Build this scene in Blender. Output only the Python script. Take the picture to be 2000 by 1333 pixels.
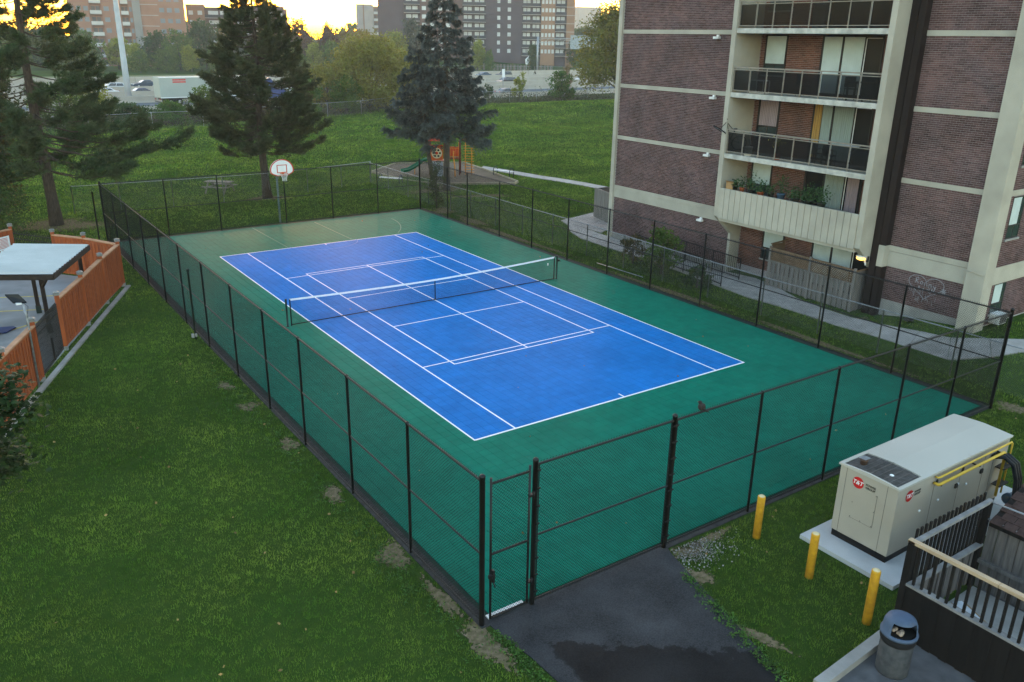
import bpy, math, random
import numpy as np
from mathutils import Vector, Matrix
for o in list(bpy.data.objects): bpy.data.objects.remove(o, do_unlink=True)
SC = bpy.context.scene
COL = SC.collection
R = random.Random(7)
NR = np.random.default_rng(11)
rad = math.radians
# ---------------------------------------------------------------- camera
CAM = Vector((-16.404, -29.320, 10.443))
yaw, pitch, roll = 0.60714, -0.349225, 0.016567
cd = bpy.data.cameras.new('camera'); cam = bpy.data.objects.new('camera', cd); COL.objects.link(cam)
f_ = Vector((math.sin(yaw)*math.cos(pitch), math.cos(yaw)*math.cos(pitch), math.sin(pitch)))
r_ = Vector((math.cos(yaw), -math.sin(yaw), 0)); u_ = r_.cross(f_)
rr = r_*math.cos(roll)+u_*math.sin(roll); uu = -r_*math.sin(roll)+u_*math.cos(roll)
cam.matrix_world = Matrix(((rr.x, uu.x, -f_.x, CAM.x), (rr.y, uu.y, -f_.y, CAM.y), (rr.z, uu.z, -f_.z, CAM.z), (0, 0, 0, 1)))
cd.sensor_width = 36; cd.lens = 1624.02/2000*36; cd.clip_end = 5000; cd.clip_start = .1
SC.camera = cam
# ---------------------------------------------------------------- sky, sun, exposure
SUN_AZ, SUN_EL = rad(23.4), rad(1.6)
w = bpy.data.worlds.new('World'); SC.world = w; w.use_nodes = True
nt = w.node_tree; nt.nodes.clear()
sky = nt.nodes.new('ShaderNodeTexSky'); sky.sky_type = 'NISHITA'; sky.sun_disc = False
sky.sun_elevation = SUN_EL; sky.sun_rotation = SUN_AZ
sky.altitude = 100; sky.air_density = 0.88; sky.dust_density = 0.8; sky.ozone_density = 1.2
bg = nt.nodes.new('ShaderNodeBackground'); bg.inputs[1].default_value = 0.15
wo = nt.nodes.new('ShaderNodeOutputWorld'); nt.links.new(sky.outputs[0], bg.inputs[0]); nt.links.new(bg.outputs[0], wo.inputs[0])
sl = bpy.data.lights.new('sun', 'SUN'); sl.energy = 0.22; sl.angle = rad(0.6); sl.color = (1.0, 0.62, 0.32)
so = bpy.data.objects.new('sun', sl); COL.objects.link(so); so.location = (30, 60, 60)
sd = Vector((math.sin(SUN_AZ)*math.cos(SUN_EL), math.cos(SUN_AZ)*math.cos(SUN_EL), math.sin(SUN_EL)))
so.rotation_euler = sd.to_track_quat('Z', 'Y').to_euler()
vs = SC.view_settings; vs.view_transform = 'Standard'; vs.look = 'None'; vs.gamma = 1; vs.use_curve_mapping = False
vs.exposure = 4.0
# ---------------------------------------------------------------- helpers
def tag(o, label=None, cat=None, group=None, kind=None):
    if label: o['label'] = label
    if cat: o['category'] = cat
    if group: o['group'] = group
    if kind: o['kind'] = kind
    return o
def T(name, label, cat, loc=(0, 0, 0), rz=0, group=None):
    o = bpy.data.objects.new(name, None); COL.objects.link(o); o.empty_display_size = .2
    o.location = loc; o.rotation_euler = (0, 0, rz)
    return tag(o, label, cat, group)
def link(name, me, m=None, parent=None, loc=(0, 0, 0), rz=0):
    if m is not None and not me.materials: me.materials.append(m)
    o = bpy.data.objects.new(name, me); COL.objects.link(o); o.location = loc; o.rotation_euler = (0, 0, rz)
    if parent is not None: o.parent = parent
    return o
def dup(o, parent=None, loc=None, rz=None):
    c = o.copy(); COL.objects.link(c); c.parent = parent
    if loc is not None: c.location = loc
    if rz is not None: c.rotation_euler = (0, 0, rz)
    for ch in list(o.children): dup(ch, c)
    return c
def root_loc(p):
    # location of the thing a (sub-)part hangs from, for things without rotation
    if p is None: return Vector((0, 0, 0))
    while p.parent is not None: p = p.parent
    return Vector(p.location)
def npmesh(name, V, loops, starts, tint=None, smooth=False):
    me = bpy.data.meshes.new(name)
    V = np.asarray(V, np.float32); loops = np.asarray(loops, np.int32); starts = np.asarray(starts, np.int32)
    me.vertices.add(len(V)); me.vertices.foreach_set('co', V.ravel())
    me.loops.add(len(loops)); me.loops.foreach_set('vertex_index', loops)
    me.polygons.add(len(starts)); me.polygons.foreach_set('loop_start', starts)
    me.polygons.foreach_set('use_smooth', np.full(len(starts), smooth, bool))
    if tint is not None:
        a = me.attributes.new('tint', 'FLOAT', 'POINT'); a.data.foreach_set('value', np.asarray(tint, np.float32))
    me.update(calc_edges=True)
    return me
class MB:
    def __init__(s): s.v = []; s.f = []; s.sm = []
    def poly(s, pts, faces, smooth=False):
        n = len(s.v); s.v += [tuple(p) for p in pts]; s.f += [tuple(i+n for i in f) for f in faces]; s.sm += [smooth]*len(faces); return s
    def bb(s, x0, y0, z0, x1, y1, z1):
        x0, x1 = min(x0, x1), max(x0, x1); y0, y1 = min(y0, y1), max(y0, y1); z0, z1 = min(z0, z1), max(z0, z1)
        return s.poly([(x0, y0, z0), (x1, y0, z0), (x1, y1, z0), (x0, y1, z0), (x0, y0, z1), (x1, y0, z1), (x1, y1, z1), (x0, y1, z1)],
                      [(3, 2, 1, 0), (4, 5, 6, 7), (0, 1, 5, 4), (1, 2, 6, 5), (2, 3, 7, 6), (3, 0, 4, 7)])
    def beam(s, a, b, w, h, up=(0, 0, 1)):
        # square section bar from a to b: width w sideways, h along up
        a, b = Vector(a), Vector(b); d = (b-a).normalized(); up = Vector(up)
        if abs(d.dot(up)) > .99: up = Vector((1, 0, 0))
        sx = d.cross(up).normalized()*(w/2); sy = sx.cross(d).normalized()*(h/2)
        P = [a-sx-sy, a+sx-sy, a+sx+sy, a-sx+sy, b-sx-sy, b+sx-sy, b+sx+sy, b-sx+sy]
        return s.poly(P, [(0, 1, 2, 3), (7, 6, 5, 4), (0, 4, 5, 1), (1, 5, 6, 2), (2, 6, 7, 3), (3, 7, 4, 0)])
    def prism(s, poly, z0, z1):
        n = len(poly); a = sum(poly[i][0]*poly[(i+1) % n][1]-poly[(i+1) % n][0]*poly[i][1] for i in range(n))
        if a < 0: poly = poly[::-1]
        P = [(x, y, z0) for x, y in poly]+[(x, y, z1) for x, y in poly]
        return s.poly(P, [tuple(range(n))[::-1], tuple(range(n, 2*n))]+[(i, (i+1) % n, n+(i+1) % n, n+i) for i in range(n)])
    def extr(s, prof, axis, a0, a1):
        # profile of (p, z) pairs extruded along x ('x': prof is y,z) or y ('y': prof is x,z)
        n = len(prof)
        if axis == 'x': P = [(a0, p, z) for p, z in prof]+[(a1, p, z) for p, z in prof]
        else: P = [(p, a0, z) for p, z in prof]+[(p, a1, z) for p, z in prof]
        return s.poly(P, [tuple(range(n)), tuple(range(n, 2*n))[::-1]]+[(i, n+i, n+(i+1) % n, (i+1) % n) for i in range(n)])
    def tube(s, pts, r, n=8, cap=True):
        pts = [Vector(p) for p in pts]; rs = r if isinstance(r, (list, tuple)) else [r]*len(pts)
        base = len(s.v); prev = None
        for i, p in enumerate(pts):
            d = (pts[min(i+1, len(pts)-1)]-pts[max(i-1, 0)]).normalized()
            if prev is None:
                a = Vector((0, 0, 1)) if abs(d.z) < .9 else Vector((1, 0, 0)); x = d.cross(a).normalized()
            else: x = (prev-d*prev.dot(d)).normalized()
            prev = x; y = d.cross(x)
            for k in range(n):
                t = 2*math.pi*k/n; s.v.append(tuple(p+(x*math.cos(t)+y*math.sin(t))*rs[i]))
        for i in range(len(pts)-1):
            for k in range(n):
                a = base+i*n+k; b = base+i*n+(k+1) % n; s.f.append((a, b, b+n, a+n)); s.sm.append(True)
        if cap:
            s.f.append(tuple(base+k for k in range(n))[::-1]); s.sm.append(False)
            s.f.append(tuple(base+(len(pts)-1)*n+k for k in range(n))); s.sm.append(False)
        return s
    def lathe(s, prof, c=(0, 0, 0), n=20, ax='z'):
        base = len(s.v)
        for r, z in prof:
            for k in range(n):
                t = 2*math.pi*k/n; a, b = r*math.cos(t), r*math.sin(t)
                p = (a, b, z) if ax == 'z' else ((a, z, b) if ax == 'y' else (z, a, b))
                s.v.append((c[0]+p[0], c[1]+p[1], c[2]+p[2]))
        for i in range(len(prof)-1):
            for k in range(n):
                a = base+i*n+k; b = base+i*n+(k+1) % n; q = (a, b, b+n, a+n)
                s.f.append(q if ax != 'y' else q[::-1]); s.sm.append(True)
        s.f.append(tuple(base+k for k in range(n))[::-1]); s.sm.append(False)
        s.f.append(tuple(base+(len(prof)-1)*n+k for k in range(n))); s.sm.append(False)
        return s
    def ell(s, c, r, nu=12, nv=8):
        pr = [(max(1e-3, math.sin(math.pi*i/nv)), -math.cos(math.pi*i/nv)) for i in range(nv+1)]
        b = len(s.v); s.lathe(pr, (0, 0, 0), nu)
        s.v[b:] = [(c[0]+x*r[0], c[1]+y*r[1], c[2]+z*r[2]) for x, y, z in s.v[b:]]
        return s
    def mesh(s, name='m', off=(0, 0, 0)):
        me = bpy.data.meshes.new(name)
        me.from_pydata([(x-off[0], y-off[1], z-off[2]) for x, y, z in s.v], [], s.f)
        if any(s.sm): me.polygons.foreach_set('use_smooth', s.sm)
        me.update(); return me
    def build(s, name, m, parent=None, local=False, bev=0):
        off = (0, 0, 0) if (local or parent is None) else root_loc(parent)
        o = link(name, s.mesh(name, off), m, parent)
        if bev:
            b = o.modifiers.new('bevel', 'BEVEL'); b.width = bev; b.segments = 2; b.limit_method = 'ANGLE'
        return o
def solo(mb, name, m, label, cat, at=None, group=None, kind=None, bev=0):
    # a thing or a piece of the setting that is one mesh, its origin at its base
    at = at or (0, 0, 0); o = link(name, mb.mesh(name, at), m, None, at)
    if bev:
        b = o.modifiers.new('bevel', 'BEVEL'); b.width = bev; b.segments = 2; b.limit_method = 'ANGLE'
    return tag(o, label, cat, group, kind)
# ---------------------------------------------------------------- materials
MATS = {}
def mat(name, col, rough=.7, var=.25, scale=3., bump=0., bscale=40., metal=0., spec=.14, tint=0., col2=None, trans=0., emit=None, detail=4., big=None, stretch=None, alpha=1., coat=0.):
    if name in MATS: return MATS[name]
    m = bpy.data.materials.new(name); m.use_nodes = True; n = m.node_tree.nodes; l = m.node_tree.links
    b = n['Principled BSDF']; b.inputs['Roughness'].default_value = rough; b.inputs['Metallic'].default_value = metal
    b.inputs['Specular IOR Level'].default_value = spec
    if coat: b.inputs['Coat Weight'].default_value = coat; b.inputs['Coat Roughness'].default_value = .15
    geo = n.new('ShaderNodeNewGeometry'); pos = geo.outputs['Position']
    if stretch:
        mp = n.new('ShaderNodeMapping'); mp.inputs['Scale'].default_value = stretch; l.new(pos, mp.inputs[0]); pos = mp.outputs[0]
    nz = n.new('ShaderNodeTexNoise'); nz.inputs['Scale'].default_value = scale; nz.inputs['Detail'].default_value = detail; l.new(pos, nz.inputs['Vector'])
    mx = n.new('ShaderNodeMix'); mx.data_type = 'RGBA'
    c2 = col2 or tuple(c*(1-var) for c in col); c1 = col if col2 else tuple(min(1, c*(1+var*.6)) for c in col)
    mx.inputs[6].default_value = (*c1, 1); mx.inputs[7].default_value = (*c2, 1)
    rp = n.new('ShaderNodeMapRange'); rp.inputs[1].default_value = .3; rp.inputs[2].default_value = .7
    l.new(nz.outputs[0], rp.inputs[0]); l.new(rp.outputs[0], mx.inputs[0]); out = mx.outputs[2]
    if big:   # (scale, strength): slow variation over metres
        n2 = n.new('ShaderNodeTexNoise'); n2.inputs['Scale'].default_value = big[0]; n2.inputs['Detail'].default_value = 3; l.new(geo.outputs['Position'], n2.inputs['Vector'])
        r2 = n.new('ShaderNodeMapRange'); r2.inputs[1].default_value = .3; r2.inputs[2].default_value = .7; r2.inputs[3].default_value = 1-big[1]; r2.inputs[4].default_value = 1+big[1]
        l.new(n2.outputs[0], r2.inputs[0])
        vm = n.new('ShaderNodeVectorMath'); vm.operation = 'SCALE'; l.new(out, vm.inputs[0]); l.new(r2.outputs[0], vm.inputs['Scale']); out = vm.outputs[0]
    if tint:
        at = n.new('ShaderNodeAttribute'); at.attribute_name = 'tint'
        r3 = n.new('ShaderNodeMapRange'); r3.inputs[3].default_value = 1-tint; r3.inputs[4].default_value = 1+tint; l.new(at.outputs['Fac'], r3.inputs[0])
        vm = n.new('ShaderNodeVectorMath'); vm.operation = 'SCALE'; l.new(out, vm.inputs[0]); l.new(r3.outputs[0], vm.inputs['Scale']); out = vm.outputs[0]
    l.new(out, b.inputs['Base Color'])
    if bump:
        nb = n.new('ShaderNodeTexNoise'); nb.inputs['Scale'].default_value = bscale; nb.inputs['Detail'].default_value = 3; l.new(pos, nb.inputs['Vector'])
        bp = n.new('ShaderNodeBump'); bp.inputs['Strength'].default_value = bump; bp.inputs['Distance'].default_value = .02; l.new(nb.outputs[0], bp.inputs['Height']); l.new(bp.outputs[0], b.inputs['Normal'])
    if emit:
        b.inputs['Emission Color'].default_value = (*emit[0], 1); b.inputs['Emission Strength'].default_value = emit[1]
    if alpha < 1: b.inputs['Alpha'].default_value = alpha
    if trans:
        tr = n.new('ShaderNodeBsdfTranslucent'); l.new(out, tr.inputs[0]); ms = n.new('ShaderNodeMixShader'); ms.inputs[0].default_value = trans
        l.new(b.outputs[0], ms.inputs[1]); l.new(tr.outputs[0], ms.inputs[2]); l.new(ms.outputs[0], n['Material Output'].inputs[0])
    MATS[name] = m; return m
def smoothstep(a, b, x):
    t = np.clip((x-a)/(b-a), 0, 1); return t*t*(3-2*t)
BLACK = mat('black_vinyl_steel', (.009, .009, .010), .5, .2, 5, spec=.3)
WIRE = mat('black_vinyl_wire', (.006, .007, .007), .8, .1, 5, spec=.08)
GALV = mat('galvanised_steel', (.30, .32, .34), .5, .25, 9, metal=.6, spec=.4)
CONC = mat('concrete', (.30, .29, .27), .9, .25, 1.7, bump=.25, bscale=30, big=(.3, .12))
CREAM = mat('cream_painted_concrete', (.40, .375, .31), .8, .12, 1.2, bump=.08, bscale=25, big=(.5, .1))
WHITEP = mat('white_paint', (.78, .79, .78), .6, .08, 4)
GLASS = mat('window_glass', (.03, .045, .045), .08, .1, 1, spec=.8)
BLIND = mat('pale_blind', (.50, .58, .56), .8, .1, 2)
DARKMETAL = mat('dark_window_frame', (.03, .028, .026), .5, .1, 5)
RUBBER = mat('tyre_rubber', (.015, .015, .016), .8, .2, 5)
# ================================================================ THE GROUND
def H(x, y):
    x = np.asarray(x, float); y = np.asarray(y, float)
    h = .5*smoothstep(11.5, 14, x)*smoothstep(-10.5, -14, y)*smoothstep(60, 20, x)
    h = h+1.3*np.exp(-(((x-70)/26)**2+((y-74)/13)**2))+.55*np.exp(-(((x-44)/9)**2+((y-52)/6)**2))+.5*np.exp(-(((x-33)/12)**2+((y-62)/7)**2))
    h = h-.35*np.exp(-(((x-50)/10)**2+((y-38)/7)**2))+.25*np.exp(-(((x-8)/14)**2+((y-66)/7)**2))
    far = smoothstep(22, 30, y)*smoothstep(96, 88, y)
    h = h+far*.10*(np.sin(x*.31+y*.17)+np.sin(x*.13-y*.29+1.3))
    h = h+3.6*smoothstep(196, 262, y-.12*x+6)*smoothstep(60, 140, x)
    return h
def h1(x, y): return float(H(x, y))
xs = np.unique(np.concatenate([np.linspace(-700, -60, 17), np.arange(-60, 130, 1.6), np.linspace(130, 260, 40), np.linspace(260, 1000, 20)]))
ys = np.unique(np.concatenate([np.linspace(-160, -40, 13), np.arange(-40, 110, 1.6), np.linspace(110, 300, 50), np.linspace(300, 1400, 24)]))
X, Y = np.meshgrid(xs, ys); V = np.stack([X, Y, H(X, Y)], -1).reshape(-1, 3)
nx, ny = len(xs), len(ys); I = np.arange(nx*ny).reshape(ny, nx)
F = np.stack([I[:-1, :-1], I[:-1, 1:], I[1:, 1:], I[1:, :-1]], -1).reshape(-1, 4)
LAWN = mat('lawn_soil_and_thatch', (.024, .055, .010), .95, .5, 5, col2=(.042, .072, .014), spec=.0, bump=.6, bscale=14, big=(.09, .25))
lawn = link('lawn', npmesh('lawn', V, F.ravel(), np.arange(len(F))*4, smooth=True), LAWN); tag(lawn, kind='structure')
PATH = [(-9.3, -18.46), (-4.62, -18.40), (-4.74, -18.7), (-4.95, -19.5), (-5.16, -20.3), (-5.40, -21.2), (-5.63, -22.05), (-5.85, -22.7), (-6.3, -24), (-7.0, -27), (-7.6, -34), (-10.6, -34), (-9.6, -27), (-9.35, -23), (-9.2, -21.2), (-9.12, -20.4), (-9.16, -19.6), (-9.26, -19)]
ASPH = mat('asphalt_path_base', (.035, .035, .037), .9)
def asphalt():
    m = bpy.data.materials.new('asphalt_with_damp_patch'); m.use_nodes = True; n = m.node_tree.nodes; l = m.node_tree.links; b = n['Principled BSDF']
    g = n.new('ShaderNodeNewGeometry'); sp = n.new('ShaderNodeSeparateXYZ'); l.new(g.outputs['Position'], sp.inputs[0])
    # a damp patch with a ragged edge, across the middle of the path
    nz = n.new('ShaderNodeTexNoise'); nz.inputs['Scale'].default_value = 2.6; nz.inputs['Detail'].default_value = 12; nz.inputs['Roughness'].default_value = .62; l.new(g.outputs['Position'], nz.inputs['Vector'])
    def M(op, a, b_):
        q = n.new('ShaderNodeMath'); q.operation = op
        for i, v in enumerate((a, b_)):
            if isinstance(v, (int, float)): q.inputs[i].default_value = v
            else: l.new(v, q.inputs[i])
        return q.outputs[0]
    # distance to the patch: below the line from (-8.9,-19.1) to (-5.2,-22.4)
    d = M('ADD', M('MULTIPLY', M('ADD', sp.outputs[0], 8.75), -.62), M('MULTIPLY', M('ADD', sp.outputs[1], 19.35), -.78))
    d2 = M('ADD', d, M('MULTIPLY', M('SUBTRACT', nz.outputs[0], .5), 1.3))
    e = M('ADD', M('ADD', sp.outputs[0], 8.75), M('MULTIPLY', M('SUBTRACT', nz.outputs[0], .5), .5))
    w1 = n.new('ShaderNodeMapRange'); w1.inputs[1].default_value = -.02; w1.inputs[2].default_value = .05; l.new(d2, w1.inputs[0])
    w2 = n.new('ShaderNodeMapRange'); w2.inputs[1].default_value = -.02; w2.inputs[2].default_value = .06; l.new(e, w2.inputs[0])
    wet = M('MULTIPLY', w1.outputs[0], w2.outputs[0])
    sp2 = n.new('ShaderNodeTexNoise'); sp2.inputs['Scale'].default_value = 38; sp2.inputs['Detail'].default_value = 2; l.new(g.outputs['Position'], sp2.inputs['Vector'])
    cl = n.new('ShaderNodeTexNoise'); cl.inputs['Scale'].default_value = 1.1; cl.inputs['Detail'].default_value = 6; l.new(g.outputs['Position'], cl.inputs['Vector'])
    r1 = n.new('ShaderNodeMapRange'); r1.inputs[1].default_value = .3; r1.inputs[2].default_value = .75; r1.inputs[3].default_value = .014; r1.inputs[4].default_value = .070; l.new(M('ADD', M('MULTIPLY', cl.outputs[0], .55), M('MULTIPLY', sp2.outputs[0], .45)), r1.inputs[0])
    val = M('MULTIPLY', r1.outputs[0], M('SUBTRACT', 1, M('MULTIPLY', wet, .66)))
    cb = n.new('ShaderNodeCombineColor'); l.new(val, cb.inputs[0]); l.new(val, cb.inputs[1]); l.new(M('MULTIPLY', val, 1.06), cb.inputs[2]); l.new(cb.outputs[0], b.inputs['Base Color'])
    rg = M('SUBTRACT', .92, M('MULTIPLY', wet, .25)); l.new(rg, b.inputs['Roughness']); b.inputs['Specular IOR Level'].default_value = .08
    bp = n.new('ShaderNodeBump'); bp.inputs['Strength'].default_value = .5; bp.inputs['Distance'].default_value = .01; l.new(sp2.outputs[0], bp.inputs['Height']); l.new(bp.outputs[0], b.inputs['Normal'])
    return m
tag(link('asphalt_path', MB().prism(PATH, -.1, .018).mesh(), asphalt()), kind='structure')
# asphalt margin round the court
MARG = mat('asphalt_margin', (.035, .036, .037), .9, .4, 6, bump=.4, bscale=60)
mg = MB()
mg.bb(-9.48, -18.52, -.1, 9.08, -18.25, .014); mg.bb(-9.54, 17.6, -.1, 9.08, 18.03, .014); mg.bb(-9.48, -18.25, -.1, -9.1, 17.6, .014); mg.bb(8.8, -18.25, -.1, 9.16, 17.6, .014)
tag(mg.build('court_margin', MARG), kind='structure')
# concrete walkways, flag by flag
WALKS = [
 [((14.6, 10.3), (14.2, 9.1)), ((14.5, 8.2), (13.2, 7.6)), ((14.3, 6.2), (12.6, 5.9)), ((14.25, 4.6), (12.55, 4.4)), ((14.25, 3.0), (12.5, 2.8)), ((14.25, 1.4), (12.5, 1.2)), ((14.25, -.2), (12.4, -.4)), ((14.25, -1.8), (12.3, -2)), ((14.25, -3.4), (12.1, -3.6)), ((14.5, -4.8), (11.9, -5.2)), ((14.1, -6.4), (11.75, -6.7)), ((13.5, -7.9), (11.85, -8.1)), ((13.2, -9.4), (11.85, -9.5)), ((13.1, -10.9), (11.75, -11)), ((12.95, -12.4), (11.85, -12.5)), ((13.0, -13.8), (11.8, -14.1)), ((13.15, -14.9), (11.8, -15.6)), ((13.9, -15.9), (12.75, -16.6)), ((15.0, -16.7), (13.75, -17.3)), ((16.6, -17.6), (15.5, -18.5)), ((19, -18.9), (18, -19.9))],
 [((18.3, 11.3), (14.6, 10.3)), ((18.1, 9.6), (14.55, 8.3)), ((17.9, 8.2), (14.5, 6.4))],
 [((22.5, 31.4), (21.6, 30.6)), ((23.4, 28.4), (22.6, 27.2)), ((24.1, 25.6), (23.0, 24.8)), ((24.6, 23), (23.5, 22.3)), ((25.0, 20.6), (23.9, 20)), ((25.2, 18.4), (24.1, 17.8)), ((25.2, 15), (24.0, 14.5))],
]
WK = mat('walkway_concrete', (.33, .31, .29), .92, .2, 2.5, bump=.2, bscale=45, big=(.6, .12))
def flagpoly(a, b, k=.012):
    P = [Vector(a[0]), Vector(a[1]), Vector(b[1]), Vector(b[0])]; c = sum(P, Vector((0, 0)))/4
    return [p+(c-p).normalized()*k for p in P]
for wi, wk in enumerate(WALKS):
    root = None
    for a, b in zip(wk[:-1], wk[1:]):
        P = flagpoly(a, b); cx = sum(p.x for p in P)/4; cy = sum(p.y for p in P)/4
        zt = .045+.004*R.random(); m = MB(); n = 4
        P = P if sum(P[i].x*P[(i+1) % 4].y-P[(i+1) % 4].x*P[i].y for i in range(4)) > 0 else P[::-1]
        pts = [(p.x, p.y, h1(p.x, p.y)-.15) for p in P]+[(p.x, p.y, h1(p.x, p.y)+zt) for p in P]
        m.poly(pts, [(4, 5, 6, 7)]+[(i, (i+1) % 4, 4+(i+1) % 4, 4+i) for i in range(4)])
        if root is None: root = m.build('concrete_walkway', WK); tag(root, kind='structure')
        else: m.build('flag', WK, root, bev=.006)
# bare earth and gravel
SOIL = mat('bare_trodden_earth', (.21, .155, .105), .95, .35, 9, col2=(.075, .070, .030), spec=.0, bump=.6, bscale=30, detail=8)
def ragged(m):
    # the patch frays out towards its rim, where grass shows through
    n = m.node_tree.nodes; l = m.node_tree.links; at = n.new('ShaderNodeAttribute'); at.attribute_name = 'tint'; g = n.new('ShaderNodeNewGeometry')
    nz = n.new('ShaderNodeTexNoise'); nz.inputs['Scale'].default_value = 11; nz.inputs['Detail'].default_value = 6; l.new(g.outputs['Position'], nz.inputs['Vector'])
    ad = n.new('ShaderNodeMath'); ad.operation = 'MULTIPLY_ADD'; ad.inputs[1].default_value = 2.2; l.new(nz.outputs[0], ad.inputs[0]); l.new(at.outputs['Fac'], ad.inputs[2])
    mr = n.new('ShaderNodeMapRange'); mr.inputs[1].default_value = 1.28; mr.inputs[2].default_value = 1.55; l.new(ad.outputs[0], mr.inputs[0]); l.new(mr.outputs[0], n['Principled BSDF'].inputs['Alpha'])
ragged(SOIL)
def blob(cx, cy, rx, ry, seed, n=26, rot=0.):
    q = random.Random(seed); ph = [q.random()*6.28 for _ in range(4)]; out = []
    for i in range(n):
        t = 2*math.pi*i/n; k = 1+.22*math.sin(2*t+ph[0])+.16*math.sin(3*t+ph[1])+.12*math.sin(5*t+ph[2])+.08*math.sin(8*t+ph[3])
        x, y = rx*k*math.cos(t), ry*k*math.sin(t); out.append((cx+x*math.cos(rot)-y*math.sin(rot), cy+x*math.sin(rot)+y*math.cos(rot)))
    return out
SOILS = [blob(-9.78, -15.5, .28, .62, 1), blob(-9.86, -12.4, .26, .42, 2), blob(-9.8, -9.3, .2, .5, 3), blob(-9.95, -6.3, .26, .4, 4), blob(-10.05, -4.4, .24, .34, 5), blob(-9.62, -18.85, .34, .66, 6), blob(-9.65, -17.3, .13, .9, 60),
         blob(-4.3, -18.85, .42, .28, 7), blob(-3.6, -18.75, .6, .16, 8), blob(-4.85, -19.6, .24, .4, 9), blob(-5.35, -21.3, .14, .9, 10, rot=.25),
         blob(2.0, 26.6, 1.5, 1.1, 11), blob(-11.2, 24, 2.6, 2.1, 12), blob(14.9, 19.9, 2.2, .75, 13, rot=-.35), blob(13.9, 23.6, 2.2, 1.6, 14), blob(9.55, -12, .22, 3.5, 15), blob(9.5, -4, .2, 4.5, 16), blob(9.6, 8, .3, 4.5, 17), blob(9.9, 13, .5, 2.2, 18), blob(10, 16.6, .9, 1.0, 20), blob(13.3, -10.9, .45, .6, 21), blob(5.2, -20.2, .5, .3, 22), blob(4.6, 18.4, .5, .14, 23), blob(9.6, -18.9, .5, .45, 24), blob(11.2, -18.6, .3, .3, 25)]
for s_ in SOILS:
    n = len(s_); cx = sum(p[0] for p in s_)/n; cy = sum(p[1] for p in s_)/n; Vv = [(cx, cy, h1(cx, cy)+.012)]; tt = [1.]
    for rg, tv in ((.45, .85), (.8, .45), (1.15, 0.)):
        for x, y in s_: X_, Y_ = cx+(x-cx)*rg, cy+(y-cy)*rg; Vv.append((X_, Y_, h1(X_, Y_)+.009)); tt.append(tv)
    fs = [(0, 1+i, 1+(i+1) % n) for i in range(n)]+[(1+k*n+i, 1+(k+1)*n+i, 1+(k+1)*n+(i+1) % n, 1+k*n+(i+1) % n) for k in range(2) for i in range(n)]
    L_ = [a for f in fs for a in f]; st_ = np.cumsum([0]+[len(f) for f in fs[:-1]])
    tag(link('bare_earth', npmesh('bare_earth', Vv, L_, st_, tt, True), SOIL), kind='structure')
SAND = [(12.86, 33.16), (16.63, 36.39), (22.15, 34.14), (21.63, 29.98), (20.45, 23.3), (19.76, 22.75), (14.4, 25.46), (13.3, 27.9), (13.0, 30.6)]
SANDM = mat('playground_sand', (.115, .088, .068), .95, .3, 1.4, col2=(.075, .068, .042), bump=.6, bscale=12, big=(.3, .2))
tag(link('playground_sand', MB().prism(SAND, -.2, .07).mesh(), SANDM), kind='structure')
DECK = [(-10.6, 9.0), (-17.5, -7.0), (-60, 8), (-40, 40), (-17, 12.3), (-14.0, 14.7), (-12.5, 12.4), (-11.4, 11.0)]
DECKM = mat('pool_deck_concrete', (.27, .27, .27), .85, .25, .8, bump=.15, bscale=30, big=(.25, .15))
deck = tag(link('pool_deck', MB().prism(DECK, -.2, .03).mesh(), DECKM), kind='structure')
YEL = mat('faded_yellow_line', (.55, .43, .12), .8, .3, 4)
for a, b in [((-16.6, 8.2), (-12.0, 6.3)), ((-18, 3.2), (-13.3, 6.0)), ((-17, 10.6), (-12.2, 8.4))]:
    MB().beam((*a, .036), (*b, .036), .09, .004).build('painted_line', YEL, deck)
PAVE = [(-3.55, -22.95), (-5.45, -22.95), (-6.1, -24.2), (-7.0, -30), (-3, -30), (6, -30), (6, -23.3), (-2.9, -23.0)]
PAVEM = mat('paved_yard', (.10, .10, .105), .9, .3, 3, bump=.3, bscale=40)
tag(link('paved_yard', MB().prism(PAVE, -.3, .012).mesh(), PAVEM), kind='structure')
# concrete kerb along the yard
kb = MB(); kb.beam((-5.5, -23.0, .06), (-3.05, -22.86, .06), .2, .2)
tag(link('kerb', kb.mesh(), CONC), kind='structure')
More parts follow.
